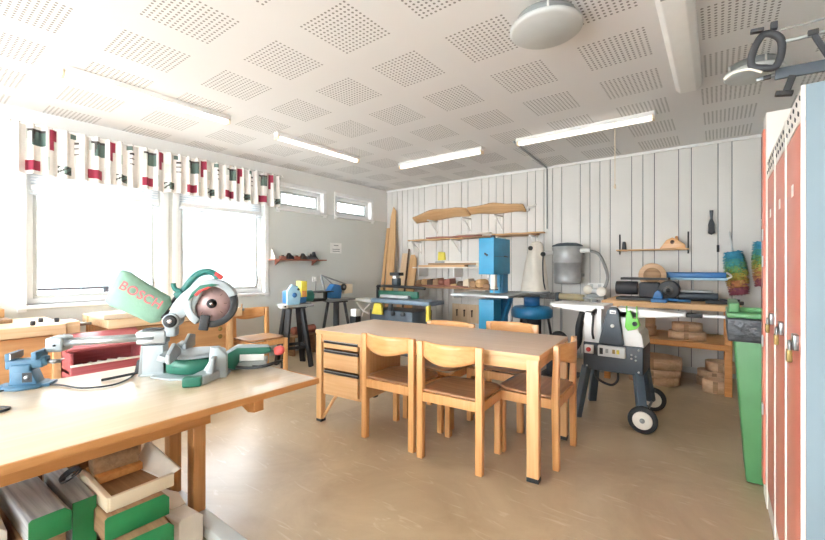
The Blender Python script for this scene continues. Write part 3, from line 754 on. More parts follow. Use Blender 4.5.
bench(1.13, 2.26, 'joiner bench with cupboard behind the mitre saw', [(.42, .60), (.42, .52)], [(.1, .4), (.26, .5)])
g = G().box(-.12, .12, -.55, .55, 0, .028, 'oldwood', .003); solo(g, 'loose_board', 'brown loose board lying on the left joiner bench', 'board', (-4.6, .05, .802), .03)
g = G().box(-.07, .07, -.5, .5, 0, .07, 'panel', .003); solo(g, 'loose_board', 'thick tan beam on the left joiner bench by the wall', 'board', (-4.75, .08, .832), 0)
# red cabinet
rc = thing('red_cabinet', 'dark red cabinet with slanted lid between the two joiner benches', 'cabinet', (-4.42, 1.0, 0))
rc.location = (-4.36, .995, 0)
g = G().box(-.24, .24, -.04, -.02, 0, .72, 'redcab', .003); g.box(-.24, .24, .115, .135, 0, .72, 'redcab', .003)
rc.location = (-4.36, 0, 0)
for o_ in (): pass
g.bm.free()
Y0, Y1 = .94, 1.115
# the cabinet is wider than the gap in front because it stands in front of the second bench's shadow gap
rc.location = (-3.95, 1.02, 0)
y0, y1 = -.20, .28
g = G()
g.box(-.14, .12, y0, y0 + .02, 0, .60, 'redcab', .002); g.box(-.14, .12, y1 - .02, y1, 0, .60, 'redcab', .002); g.box(-.14, -.12, y0, y1, 0, .70, 'redcab'); g.box(-.14, .10, y0, y1, .44, .46, 'redcab'); g.box(-.14, .12, y0, y1, 0, .02, 'redcab')
g.build('carcass', rc)
g = G().prism([(-.15, .70), (-.13, .72), (.14, .635), (.135, .615)], 'y', y0 - .02, y1 + .02, 'redcab', .003); g.build('slanted_lid', rc)
g = G().box(.12, .135, y0, y1, .30, .50, 'redcab', .003); g.box(.12, .14, y0, y1, .50, .515, 'palecream', .002); g.build('drawer_front', rc)
g = G().box(.12, .135, y0, y1, .03, .29, 'redcab', .003); g.build('door', rc)
g = G()
for k in range(5): g.cb((.02, -.12 + .07 * k, .475), (.08, .05, .02), 'palecream', (.3 * k, .2, .5 * k), .004)
g.build('contents', rc)
g = G().box(-.15, .15, -.18, .18, 0, .045, 'cream', .004); solo(g, 'thick_board', 'cream board end poking out below the green dust bag', 'board', (-4.27, 1.27, .802), .05)

# ------------------------------------------------------------------ left wall: machines on stands
def stand(loc, label, rz=0, h=.75):
    t = thing('machine_stand', label, 'stand', loc, rz, 'black machine stands')
    for sx in (-1, 1):
        for sy in (-1, 1):
            G().bar((sx * .17, sy * .17, 0), (sx * .085, sy * .085, h - .02), .07, .04, 'black', .004).build('leg', t)
    g = G()
    for s in (-1, 1):
        g.box(-.14, .14, s * .137 - .012, s * .137 + .012, .23, .265, 'black', .003); g.box(s * .137 - .012, s * .137 + .012, -.14, .14, .23, .265, 'black', .003)
    g.build('cross_braces', t)
    G().box(-.12, .12, -.12, .12, h - .02, h, 'black', .003).build('mounting_plate', t)
    return t
stand((-4.28, 3.12, 0), 'black splayed stand under the pale blue sander by the left wall', -.35)
stand((-4.5, 4.03, 0), 'black splayed stand under the blue scroll saw in the far left corner')
bs = thing('belt_sander', 'pale blue and green belt sander on the nearer black stand', 'sander', (-4.28, 3.12, .752), -.2)
g = G().box(-.15, .16, -.16, .20, 0, .03, 'midgrey', .005); g.build('base_plate', bs)
g = G().prism([(-.14, .03), (.02, .03), (.04, .16), (.0, .26), (-.08, .28), (-.14, .20)], 'x', .08, .13, 'lightblue', .01)
g.cyl((.13, -.05, .15), (.14, -.05, .15), .03, m='toolblue'); g.cyl((.13, .0, .22), (.14, .0, .22), .015, m='black'); g.build('side_cover', bs)
g = G().box(-.08, .08, -.12, .14, .04, .20, 'toolblue', .02); g.build('housing', bs)
g = G().box(-.02, .13, .04, .12, .12, .32, 'yellow', .008); g.box(.0, .135, .05, .11, .12, .2, 'orange_wood', .003); g.build('sanding_belt', bs)
g = G().cyl((.0, .13, .12), (.0, .25, .12), .075, m='teal', seg=24, bev=.008); g.build('motor', bs)
g = G().box(.10, .20, -.24, -.16, -.0, .045, 'white', .006); g.cyl((.2, -.2, .022), (.205, -.2, .022), .012, m='black'); g.build('switch_box', bs)
ss = thing('scroll_saw', 'blue scroll saw with grey parallel arms on the farther black stand', 'saw', (-4.5, 4.0, .752))
g = G().box(-.1, .12, -.2, .31, 0, .03, 'midgrey', .005); g.build('base_plate', ss)
g = G().prism([(-.16, .05), (.06, .03), (.10, .22), (-.06, .25), (-.14, .16)], 'x', -.05, .07, 'toolblue', .012); g.build('body', ss)
g = G().bar((0, -.26, .38), (0, .28, .22), .03, .018, 'midgrey', .003); g.bar((0, -.26, .38), (0, -.18, .12), .03, .018, 'midgrey', .003); g.bar((0, -.22, .37), (0, .05, .18), .015, .012, 'midgrey'); g.build('arm', ss)
g = G().box(-.07, .07, .12, .30, .10, .24, 'cream', .012); g.lathe([(0, 0), (.05, 0), (.05, .02), (0, .02)], (.072, .1, .2), 'black', (1, 0, 0)); g.lathe([(0, .02), (.02, .02), (.02, .026), (0, .026)], (.072, .1, .2), 'steel', (1, 0, 0)); g.build('motor', ss)
g = G().box(-.12, .14, -.42, -.14, .14, .155, 'black', .003); g.box(-.02, .02, -.2, -.16, .0, .14, 'black'); g.build('saw_table', ss)
g = G().box(-.05, .1, -.5, -.25, .02, .055, 'black', .004); g.tube([(.02, -.26, .03), (.02, -.2, .02), (.0, -.15, .015)], .008, 'black'); g.build('foot_switch', ss)
lb = thing('low_shelf', 'low plank shelf between the black stands by the left wall', 'shelf', (-4.83, 3.66, 0))
G().box(-.16, .16, -.28, .2, .26, .285, 'oldwood', .003).build('plank', lb)
for y in (-.22, .14): G().box(-.12, .12, y - .02, y + .02, 0, .26, 'oldwood', .003).build('support', lb)
g = G().cyl((0, -.17, 0), (0, .2, .0), .055, .06, 'redwood', 18, .004); solo(g, 'log_roll', 'reddish log lying on the low plank shelf by the left wall', 'log', (-4.77, 3.63, .345))
g = G().cyl((0, -.15, 0), (0, .15, .0), .035, .035, 'oldwood', 14, .003); solo(g, 'log_roll', 'thin brown log behind the reddish log on the low plank shelf', 'log', (-4.88, 3.65, .322))
g = G().box(0, .02, -.04, .04, 0, .08, 'white', .004); g.box(.02, .05, -.015, .02, .015, .07, 'white', .006); solo(g, 'wall_socket', 'white socket with plug on the left wall between the machines', 'socket', (-5, 4.02, 1.02))
g = G().tube([(0, 0, 0), (.03, -.05, -.2), (.05, -.2, -.38), (.1, -.4, -.35), (.2, -.6, -.15), (.42, -.62, -.04)], .006, 'midgrey', 6); solo(g, 'machine_cable', 'grey cable drooping from the wall socket to the sander', 'cable', (-4.955, 4.02, 1.03))
# tool shelf on left wall
ws = thing('tool_shelf', 'small reddish wall shelf with dark tools right of the windows', 'shelf', (-5, 3.68, 1.345))
g = G().box(0, .16, -.46, .46, 0, .018, 'redwood', .003); g.build('board', ws)
for y in (-.35, .3): G().prism([(0, 0), (.12, 0), (0, -.07)], 'y', y - .008, y + .008, 'redwood', .001).build('bracket', ws)
g = G().prism([(-.02, 0), (.1, 0), (.06, .07), (.03, .13), (0, .15)], 'y', -.006, .006, 'palecream', .002); solo(g, 'set_square', 'white wedge square at the left end of the red tool shelf', 'square', (-4.98, 3.26, 1.364))
for i, (y, r) in enumerate(((3.40, 0), (3.52, .2), (3.64, -.1), (3.76, .3), (3.93, 0))):
    g = G()
    if i in (1, 3): g.prism([(-.07, 0), (.07, 0), (.05, .05), (.02, .055), (-.02, .09), (-.05, .05)], 'x', -.025, .025, 'black', .004); lab = ['', 'black plane second from the left on the red tool shelf', '', 'dark plane fourth from the left on the red tool shelf'][i]; nm = 'hand_plane'
    elif i == 4: g.prism([(-.10, 0), (.10, 0), (.05, .05), (.02, .12), (-.02, .05), (-.06, .09)], 'x', -.03, .03, 'softblack', .004); g.cyl((0, -.06, .06), (0, -.06, .10), .02, m='palecream'); lab = 'large black plane at the right end of the red tool shelf'; nm = 'hand_plane'
    else: g.box(-.025, .025, -.045, .045, 0, .04, 'redwood', .005); g.cyl((0, 0, .04), (0, 0, .055), .02, m='black'); lab = 'small reddish block at the left on the red tool shelf' if i == 0 else 'small reddish block in the middle of the red tool shelf'; nm = 'sanding_block'
    solo(g, nm, lab, 'tool', (-4.92, y, 1.364), r)
nt = thing('wall_notice', 'white printed notice on the left wall', 'notice', (-5, 4.47, 1.56))
G().box(0, .003, -.12, .12, -.085, .085, 'paper').build('sheet', nt)
g = G()
for k, w in enumerate((.05, .0, .08, .075)):
    if w: g.box(.003, .0036, -w, w, .045 - k * .032 - .005, .045 - k * .032 + .005, 'ink')
g.build('printed_lines', nt)

# planks leaning in the corner
def leaning(name, x, top, w, th, m, label, y0=5.3, dx=0, shape=None):
    h = top; g = G()
    if shape: g.prism(shape, 'y', -th / 2, th / 2, m, .003)
    else: g.box(-w / 2, w / 2, -th / 2, th / 2, 0, h, m, .003)
    o = g.build(name); o.location = (x, y0, .02)
    ang = math.asin(min(.9, (YB - .02 - y0 - th) / h)); o.rotation_euler = (-ang, dx, 0)
    return tag(o, label, 'plank', 'boards leaning in the back left corner')
leaning('leaning_plank', -4.66, 2.35, .16, .025, 'pine_z', 'tallest pointed plank leaning in the back left corner', 5.35, -.06, [(-.08, 0), (.08, 0), (.09, 1.6), (.06, 2.3), (0, 2.38), (-.05, 2.2), (-.09, 1.4)])
leaning('leaning_plank', -4.83, 2.0, .06, .03, 'pine_z', 'narrow plank leaning left of the tallest plank in the corner', 5.30, -.05)
leaning('leaning_board', -4.52, 1.5, .14, .02, 'ply', 'wide pale plywood piece leaning behind the grey planer', 5.45, 0)
leaning('leaning_board', -4.43, 1.58, .02, .03, 'darkwood', 'thin dark batten leaning between the pale boards', 5.42, 0)
leaning('leaning_board', -4.33, 1.45, .17, .025, 'pine_z', 'round-topped wooden board leaning nearest the shelves', 5.45, 0, [(-.085, 0), (.085, 0), (.09, 1.2), (.07, 1.4), (.02, 1.47), (-.06, 1.47), (-.085, 1.2)])

# ------------------------------------------------------------------ shelves on the back wall
def liveplank(L, w, th, m, seed, bow=0):
    r = random.Random(seed); ph = r.random() * 6; n = 18
    def f(u, v):
        x = -L / 2 + L * u
        e = .5 + .5 * math.sin(PI * min(1, max(0, .12 + u * .8)))
        yy = (v - .5) * w * e + .012 * math.sin(u * 11 + ph + v * 3)
        return (x, yy, bow * math.sin(PI * u) + .003 * math.sin(u * 17 + ph))
    return G().grid(f, n, 5, m, (0, 0, th))
def bracket_set(name, label, xs, z, d=.3):
    t = thing(name, label, 'bracket', (0, YB, z)); 
    for x in xs:
        G().box(x - .012, x + .012, -d, 0, -.02, 0, 'white', .002).box(x - .012, x + .012, -.012, 0, -.22, 0, 'white').bar((x, -.012, -.2), (x, -d * .8, -.02), .014, .01, 'white').build('bracket', t)
    return t
# top: two curved planks on brackets
bracket_set('shelf_brackets', 'white brackets carrying the topmost curved planks on the boarded wall', (-3.85, -3.2, -2.65), 2.04)
g = liveplank(1.08, .24, .025, 'pine', 1, .05); solo(g, 'curved_plank', 'left curved live-edge plank on the top wall brackets', 'plank', (-3.71, 5.62, 2.09), 0, 'planks on the top brackets', ry=-.06, rx=-.6)
g = liveplank(.92, .22, .022, 'pine', 2, .02); solo(g, 'curved_plank', 'right curved live-edge plank on the top wall brackets', 'plank', (-2.70, 5.62, 2.12), 0, 'planks on the top brackets', ry=.035, rx=-.55)
g = G().tube([(0, 0, .06), (.06, -.01, -.01), (.15, -.01, -.02), (.24, 0, .02)], .01, 'white', 6); g.box(.1, .13, -.01, .03, -.06, .0, 'white', .003); solo(g, 'wall_hook', 'white empty hook right of the topmost curved planks', 'hook', (-2.34, 5.715, 2.14))
# second level: long shelf boards
bracket_set('shelf_brackets', 'white brackets under the long plank shelf behind the bandsaw', (-4.2, -3.4, -2.6, -2.1), 1.70)
for i, (x, y, L, w, m, rz, dz, lab) in enumerate([
    (-3.75, 5.6, 1.15, .2, 'pine', .02, 0, 'left long plank of the second shelf level'),
    (-2.62, 5.58, 1.2, .22, 'oldwood', -.02, 0, 'right long brown plank of the second shelf level'),
    (-3.45, 5.61, 1.0, .14, 'redwood', .05, .028, 'reddish plank stacked on the left of the second shelf level'),
    (-3.05, 5.58, .6, .12, 'palecream', -.08, .056, 'white-edged plank topmost on the second shelf level'),
    (-2.35, 5.62, .8, .1, 'pine', 0, .028, 'thin pale plank stacked at the right of the second shelf level')]):
    solo(liveplank(L, w, .02, m, 10 + i), 'shelf_plank', lab, 'plank', (x, y, 1.703 + dz), rz, 'planks on the second level')
# third level
t3 = thing('wall_shelf', 'white wall shelf below the long planks, left of the bandsaw', 'shelf', (-3.45, YB, 1.25))
G().box(-.70, .85, -.32, 0, -.02, 0, 'palecream', .003).build('board', t3)
for x in (-.6, .1, .7): G().box(x - .01, x + .01, -.28, 0, -.16, -.02, 'white', .002).build('bracket', t3)
for i, (x, y, L, w, m, rz, dz) in enumerate([(-3.65, 5.6, .9, .12, 'pine', .02, 0), (-3.3, 5.6, 1.2, .14, 'oldwood', -.02, .032), (-3.1, 5.56, .9, .08, 'palecream', .03, .064), (-3.45, 5.64, .7, .07, 'greywood', .0, .064)]):
    solo(G().box(-L / 2, L / 2, -w / 2, w / 2, 0, .03, m, .003), 'shelf_plank', ['short pine board lowest at the left on the white wall shelf', 'brown board lying second in the stack on the white wall shelf', 'pale strip on top at the front of the white wall shelf', 'grey strip on top at the rear of the white wall shelf'][i], 'plank', (x, y, 1.252 + dz), rz, 'boards on the white wall shelf')
g = G().box(-.14, .14, -.05, .05, 0, .06, 'cream', .005); solo(g, 'wood_block', 'pale block at the right end of the white wall shelf', 'block', (-2.78, 5.465, 1.252))
g = G().prism([(-.07, 0), (.075, .01), (.06, .14), (-.055, .15)], 'y', -.02, .02, 'yellow', .006); g.build
solo(g, 'yellow_container', 'bright yellow flat container hanging above the white wall shelf', 'container', (-3.75, 5.729, 1.36))
# fourth level with piled offcuts
t4 = thing('wall_shelf', 'lowest rough plank shelf loaded with offcuts beside the bandsaw', 'shelf', (-3.45, YB, .93))
G().box(-.70, .75, -.36, 0, -.025, 0, 'oldwood', .003).build('board', t4)
for x in (-.6, .1, .65): G().box(x - .012, x + .012, -.3, 0, -.18, -.025, 'white', .002).build('bracket', t4)
rnd = random.Random(5); names = ['leftmost', 'second from left', 'third from left', 'fourth from left', 'middle left', 'middle', 'middle right', 'fifth from right', 'fourth from right', 'third from right', 'second from right', 'rightmost']
cols = ['oldwood', 'pine', 'darkwood', 'oldwood', 'redwood', 'redwood', 'pine', 'darkwood', 'cream', 'oldwood', 'pine', 'oldwood']
hues = {'oldwood': 'brown', 'pine': 'pale', 'darkwood': 'dark', 'redwood': 'reddish', 'cream': 'cream'}
for i in range(12):
    x = -4.08 + i * .116; w = .055; h = .05 + rnd.random() * .09; L = .2
    g = G()
    if i % 3 == 1: g.cyl((0, -L / 2, h / 2), (0, L / 2, h / 2), h / 2, m=cols[i], seg=14)
    else: g.prism([(-w, 0), (w, 0), (w * .8, h), (-w * .9, h * .8)], 'y', -L / 2, L / 2, cols[i], .004)
    solo(g, 'wood_offcut', '%s %s offcut in the row on the lowest rough shelf' % (names[i], hues[cols[i]]), 'offcut', (x, 5.605, .932), 0, 'offcuts on the lowest shelf')
g = liveplank(1.0, .1, .018, 'redwood', 31); solo(g, 'shelf_plank', 'reddish plank along the front edge of the lowest rough shelf', 'plank', (-3.6, 5.445, .932), 0)
g = liveplank(.9, .1, .018, 'cream', 32); solo(g, 'shelf_plank', 'pale plank lying on the bracket arms under the lowest rough shelf', 'plank', (-3.5, 5.6, .72)); 
t = thing('peg_board', 'small pale panel with hanging clips behind the desk', 'panel', (-3.24, YB, .34))
G().box(-.30, .30, -.02, 0, 0, .3, 'ply', .003).build('panel', t)
for x in (-.2, -.06, .08): G().cyl((x, -.02, .2), (x, -.05, .2), .012, m='darkwood', seg=10).box(x - .008, x + .008, -.045, -.03, .1, .2, 'darkwood').build('clip', t)
bpy.data.objects.remove([o for o in bpy.data.objects if o.get('label', '').startswith('pale plank lying on the bracket')][0])

# ------------------------------------------------------------------ grey planer left of bandsaw
pl = thing('planer_machine', 'grey-blue planer machine with yellow guards behind the desk, left of the bandsaw', 'machine', (-3.75, 4.6, 0))
G().box(-.40, .40, -.22, .26, 0, .62, 'slate', .01).build('cabinet', pl)
G().box(-.38, .68, -.22, .16, .72, .78, 'slatelight', .01).build('work_table', pl)
G().prism([(-.78, .73), (-.39, .71), (-.39, .76), (-.78, .76)], 'y', -.22, .10, 'whitetop', .006).build('extension_table', pl)
g = G().tube([(-.62, .2, .62), (-.62, .2, .90), (-.56, .2, .945), (.1, .2, .94), (.32, .2, .93)], .022, 'black', 8); g.build('arched_frame', pl)
G().box(-.56, .22, .14, .19, .78, .88, 'sawgreen', .008).build('fence', pl)
G().box(-.45, .1, .06, .13, .78, .82, 'lightgrey', .005).build('fence_base', pl)
G().prism([(-.10, 0), (.1, 0), (.09, .14), (.04, .17), (-.05, .16)], 'y', -.29, -.25, 'yellow', .006, Matrix.Translation((-.2, 0, .56))).build('hand_guard', pl)
G().prism([(-.025, 0), (.03, 0), (.025, .22), (-.02, .20)], 'y', -.26, -.21, 'yellow', .004, Matrix.Translation((.68, 0, .52))).build('hand_guard', pl)
g = G().tube([(-.7, -.2, .70), (-.55, -.22, .6), (-.40, -.24, .55)], .014, 'white', 8); g.tube([(-.38, -.24, .70), (-.5, -.24, .6), (-.55, -.24, .5)], .012, 'white', 8); g.build('support_struts', pl)
G().box(-.02, .04, -.24, -.2, .62, .72, 'softblack', .004).build('control_box', pl)
for x in (-.2, .07, .25): G().cyl((x, -.20, .585), (x, -.26, .585), .03, m='softblack').build('control_knob', pl)
g = G().box(-.055, .055, -.05, .05, 0, .11, 'charcoal', .01); g.box(-.09, .1, -.06, .06, .15, .2, 'black', .01); g.box(-.035, .035, -.052, .045, .105, .16, 'white', .006)
solo(g, 'router_motor', 'black and white portable motor on the planer frame', 'power tool', (-3.98, 4.65, .97)).location = (-3.98, 4.797, .965)
g = G().box(-.04, .04, -.04, .04, 0, .06, 'white', .004); g.box(-.045, .045, -.045, .045, -.12, 0, 'black', .004)
t = thing('pedestal_box', 'small white and black box on a post beside the farther black stand', 'box', (-4.05, 3.98, 0)); 
G().box(-.06, .06, -.05, .05, .44, .56, 'black', .005).build('body', t); G().box(-.05, .05, -.045, .045, .56, .66, 'white', .004).build('cap', t); G().box(-.02, .02, -.02, .02, .01, .44, 'midgrey').build('post', t); G().box(-.08, .08, -.08, .08, 0, .015, 'midgrey').build('foot', t)
g.bm.free()

# ------------------------------------------------------------------ bandsaw
bw = thing('bandsaw', 'tall blue bandsaw standing behind the desk', 'bandsaw', (-2.21, 4.58, 0), PI / 2)
G().box(-.26, .24, -.14, .14, 0, .03, 'charcoal', .004).build('foot_plate', bw)
G().box(-.22, .22, -.10, .12, .03, .50, 'blueface', .01).build('base_cabinet', bw)
g = G().box(.06, .22, -.08, .10, .5, 1.3, 'blueface', .006); g.box(.03, .06, -.06, .08, .88, 1.2, 'blue', .006); g.build('frame_column', bw)
g = G().box(-.23, .235, -.10, .10, 1.16, 1.60, 'blue', .006); g.build('upper_wheel_housing', bw)
G().cb((-.235, .0, 1.40), (.02, .05, .02), 'black', (.6, 0, 0), .003).build('latch', bw); G().cb((.10, -.105, 1.38), (.09, .012, .014), 'charcoal', (0, .1, 0), .003).build('latch', bw)
G().box(-.22, .225, -.103, -.098, 1.375, 1.379, 'charcoal').build('door_seam', bw)
g = G().box(-.23, -.03, -.10, .1, .48, .86, 'blue', .006); g.build('lower_wheel_housing', bw)
g = G().prism([(-.05, .60), (.0, .55), (.25, .82), (.25, .893), (.19, .893)], 'y', -.135, -.105, 'blueface', .004); g.build('table_strut', bw)
g = G().box(-.34, .26, -.34, .42, .895, .925, 'midgrey', .006); g.build('saw_table', bw)
g = G().box(-.36, -.34, -.34, .42, .89, .92, 'steel', .004); g.build('fence_rail', bw)
g = G().box(-.16, -.10, -.08, -.02, .98, 1.2, 'palecream', .004); g.cyl((-.13, -.1, .99), (-.13, .0, .99), .022, m='chrome'); g.build('blade_guide', bw)
g = G().box(-.131, -.129, -.06, -.045, .90, 1.18, 'steel'); g.build('blade', bw)
g = G().cyl((-.05, .0, 1.60), (-.05, .0, 1.64), .03, m='charcoal', seg=12); g.build('tension_knob', bw)

# ------------------------------------------------------------------ dust extractor, separator, pipes
de = thing('dust_extractor', 'dust extractor with cream filter bag and blue fan housing behind the desk', 'dust extractor', (-1.92, 5.06, 0))
g = G().lathe([(0, 0), (.24, 0), (.26, .02), (.26, .10), (.22, .14), (.1, .15), (0, .15)], (0, 0, .60), 'blueface', seg=32); g.build('fan_housing', de)
g = G().cyl((0, 0, .75), (0, 0, .86), .10, m='toolblue', seg=20); g.build('motor', de); G().cyl((0, 0, .35), (0, 0, .6), .12, m='softblack', seg=20).build('motor_base', de)
g = G()
for a in (.5, 2.6, 4.7): g.bar((.3 * math.cos(a), .3 * math.sin(a), 0), (.2 * math.cos(a), .2 * math.sin(a), .62), .03, .03, 'black')
g.build('frame_legs', de)
def bagsurf(u, v):
    a = 2 * PI * u; r = .075 + .10 * (1 - v) ** .8
    r *= 1 + .07 * math.sin(a * 5 + v * 4) ; 
    return (.03 + r * math.cos(a) + .035 * v, r * math.sin(a) * .9, .93 + .62 * v)
g = G().grid(bagsurf, 30, 14, 'bagcream'); g.lathe([(.0, 0), (.075, .0), (.05, .03), (0, .035)], (.065, 0, 1.545), 'bagcream'); g.lathe([(0, 0), (.185, 0), (.19, .02), (.18, .03), (0, .03)], (.04, 0, .91), 'midgrey'); g.build('filter_bag', de, 1.2)
for x in (.0, .16): G().lathe([(0, 0), (.028, 0), (.028, .03), (0, .03)], (x + .02, -.075, 1.49 - x * .5), 'black', (0, -1, 0), 14).build('hose_cap', de)
g = G().tube([(.17, -.06, 1.40), (.18, -.1, 1.25), (.20, -.13, 1.08), (.21, -.1, .97)], .009, 'black', 8); g.build('side_hose', de)
g = G().lathe([(0, 0), (.09, 0), (.1, .01), (.1, .11), (.09, .12), (0, .12)], (0, 0, 0), 'rubber', (0, -1, 0)); g.lathe([(.03, .121), (.05, .121), (.05, .124), (.03, .124)], (0, 0, 0), 'midgrey', (0, -1, 0))
solo(g, 'motor_drum', 'black round motor standing right of the blue fan housing', 'motor', (-1.45, 4.66, .42)).rotation_euler = (0, 0, .2)
t = thing('steel_trestle', 'dark steel trestle on the floor carrying the black round motor', 'trestle', (-1.45, 4.62, 0))
G().box(-.18, .2, -.16, .2, 0, .04, 'black', .004).build('base', t); G().box(-.1, .1, -.1, .1, .04, .32, 'softblack', .02).build('pedestal', t); G().tube([(-.25, -.1, .04), (-.3, -.12, .3), (-.1, -.14, .40), (.12, -.14, .3), (.15, -.14, .04)], .014, 'black', 8).build('hoop', t)
# ribbed pipe rail
t = thing('extraction_pipe', 'grey ribbed and tan extraction pipe running along the back wall', 'pipe', (0, 5.3, .87))
g = G(); 
for k in range(26): g.lathe([(.036, 0), (.045, .008), (.045, .02), (.036, .028)], (-2.42 + k * .03, 0, 0), 'hose', (1, 0, 0), 14)
g.cyl((-2.42, 0, 0), (-1.64, 0, 0), .036, m='midgrey', seg=14); g.build('ribbed_section', t)
G().cyl((-1.64, 0, 0), (-1.34, 0, -.01), .042, m='tan', seg=16).build('tan_section', t)
g = G().box(-1.68, -1.64, -.05, .05, -.06, .05, 'charcoal', .004); g.build('clamp_collar', t)
for x in (-2.3, -1.62): G().box(x - .012, x + .012, -.012, .012, -.87, -.04, 'midgrey').build('post', t)
cs = thing('dust_separator', 'galvanised drum separator mounted on the boarded wall with white pipes', 'separator', (-1.585, 5.45, 0))
g = G().lathe([(0, 1.03), (.155, 1.03), (.165, 1.045), (.165, 1.09), (.172, 1.30), (.178, 1.30), (.178, 1.315), (.172, 1.32), (.178, 1.50), (.185, 1.505), (.185, 1.52), (0, 1.52)], (0, 0, 0), 'galv', seg=40); g.build('drum', cs)
g = G().lathe([(.19, 1.52), (.19, 1.535), (.12, 1.565), (0, 1.575)], (0, 0, 0), 'charcoal', seg=36); g.build('lid', cs)
g = G().box(-.14, .14, .12, .30, 1.12, 1.16, 'midgrey').box(-.14, .14, .12, .30, 1.42, 1.46, 'midgrey'); g.build('wall_bracket', cs)
g = G().cyl((-.30, -.02, 1.44), (-.16, -.02, 1.44), .028, m='white', seg=16); g.build('inlet_pipe', cs)
g = G().cyl((.16, -.02, 1.46), (.29, -.02, 1.46), .03, m='white', seg=16); g.build('outlet_pipe', cs)
g = G().tube([(.27, -.02, 1.46), (.38, -.02, 1.42), (.45, -.03, 1.30), (.49, -.00, 1.12), (.44, -.02, .97), (.30, -.10, .90)], .019, 'hose', 12); g.build('flexible_hose', cs)
for k in range(11): pass
g = G().box(-.1, .1, -.016, 0, -.035, .035, 'white', .004)
for x in (-.05, .05): g.box(x - .02, x + .02, -.02, -.016, -.02, .02, 'lightgrey')
solo(g, 'wall_socket', 'white double socket on the boarded wall by the curved hose', 'socket', (-1.30, YB, 1.0))

# ------------------------------------------------------------------ right back: work table with shelf
wt = thing('wooden_rack', 'wooden rack table along the boarded wall holding bent wood boxes', 'table', (-.48, 5.3, 0))
G().box(-.56, .66, -.42, .38, .845, .88, 'pine', .004).build('table_top', wt)
G().box(-.56, .66, -.44, -.42, .82, .878, 'pine', .003).build('front_rail', wt)
G().box(-.54, .58, -.40, .36, .47, .49, 'pine', .003).build('shelf', wt)
G().box(-.54, .58, -.43, -.40, .44, .495, 'orange_wood', .003).build('shelf_rail', wt)
for x in (-.51, .56):
    for y in (-.41, .32): G().box(x - .03, x + .03, y, y + .05, 0, .845, 'orange_wood', .004).build('leg', wt)
def bentbox(x, y, z, rx, ry, h, label, group='bent wood boxes'):
    t = thing('bent_wood_box', label, 'box', (x, y, z), 0, group); n = 30
    v = []; f = []
    for i in range(n):
        a = 2 * PI * i / n; c, s = math.cos(a), math.sin(a)
        for (k, zz) in ((1, 0), (1, h), (.95, h), (.95, .01)): v.append((c * rx * k, s * ry * k, zz))
    for i in range(n):
        j = (i + 1) % n
        for k in range(3): f.append((i * 4 + k, j * 4 + k, j * 4 + k + 1, i * 4 + k + 1))
    f.append(tuple(i * 4 for i in range(n))); f.append(tuple(i * 4 + 3 for i in range(n)))
    g = G(); g._add(v, f, 'bentwood'); g.build('side_band', t)
    g = G().box(-.02, .02, -ry - .003, -ry + .004, .01, h - .01, 'oldwood', .001); g.build('lap_seam', t)
    return t
bentbox(-.70, 5.15, .492, .16, .12, .105, 'lower oval box at the left on the rack shelf')
bentbox(-.69, 5.15, .599, .14, .11, .085, 'upper oval box at the left on the rack shelf')
bentbox(-.26, 5.10, .492, .165, .12, .085, 'lower round box at the right on the rack shelf')
bentbox(-.26, 5.10, .579, .135, .11, .085, 'upper round box at the right on the rack shelf')
bentbox(-.56, 5.08, .0, .24, .17, .085, 'lowest large oval box on the floor under the rack')
bentbox(-.56, 5.08, .087, .25, .18, .075, 'second large oval box from the floor under the rack')
bentbox(-.56, 5.08, .164, .26, .18, .12, 'topmost large oval box in the stack under the rack')
bentbox(-.05, 5.30, .0, .14, .12, .08, 'lowest small box of the right stack under the rack')
bentbox(-.03, 5.31, .082, .15, .12, .075, 'second small box of the right stack under the rack')
bentbox(.02, 5.30, .159, .13, .12, .10, 'topmost small box of the right stack under the rack')
bentbox(-.02, 5.02, .0, .11, .09, .13, 'small box in front of the right stack, beside the rack leg')
G_ = None
# machinery on the rack
dg = thing('disc_grinder', 'black bench machine with brown abrasive disc on the rack top', 'grinder', (-.62, 5.14, .882))
g = G().box(-.30, .28, -.14, .16, 0, .03, 'black', .004); g.build('base_plate', dg)
g = G().box(-.08, .12, -.08, .12, .03, .20, 'softblack', .02); g.box(-.26, .2, -.10, .12, .225, .25, 'black', .004); g.cyl((-.32, .0, .13), (-.10, 0, .13), .075, m='softblack', seg=22, bev=.008); g.build('motor_body', dg)
g = G().lathe([(0, 0), (.13, 0), (.135, .006), (.135, .02), (.13, .026), (0, .026)], (0.04, .02, .275), 'bentwood', (0, -1, 0), 36); g.lathe([(0, .026), (.085, .026), (.085, .034), (.03, .036), (0, .036)], (.04, .02, .275), 'oldwood', (0, -1, 0)); g.build('abrasive_disc', dg)
g = G().cyl((.20, -.1, .12), (.20, .1, .12), .10, m='black', seg=26, bev=.01); g.cyl((.20, -.1, .12), (.20, -.112, .12), .045, m='steel'); g.cyl((.20, -.112, .12), (.20, -.118, .12), .022, m='black'); g.build('belt_drum', dg)
g = G().cyl((.28, .0, .06), (.62, .0, .06), .04, m='charcoal', seg=16, bev=.004); g.box(.3, .58, -.04, .04, .1, .125, 'midgrey', .004); g.build('side_roller', dg)
g = G().box(-.06, .08, -.10, .08, 0, .035, 'toolblue', .006); g.prism([(-.05, .035), (.04, .035), (.03, .1), (-.0, .13), (-.03, .1)], 'y', -.05, .04, 'toolblue', .005)
g.cyl((.08, 0, .03), (.28, 0, .02), .014, m='toolblue', seg=10); solo(g, 'blue_clamp', 'small blue clamp at the front edge of the rack top', 'clamp', (-.55, 4.9, .882)).location = (-.50, 4.94, .881)
bl = thing('blue_sander', 'long blue tool with pale underside on a post on the rack', 'tool', (-.2, 5.36, .882))
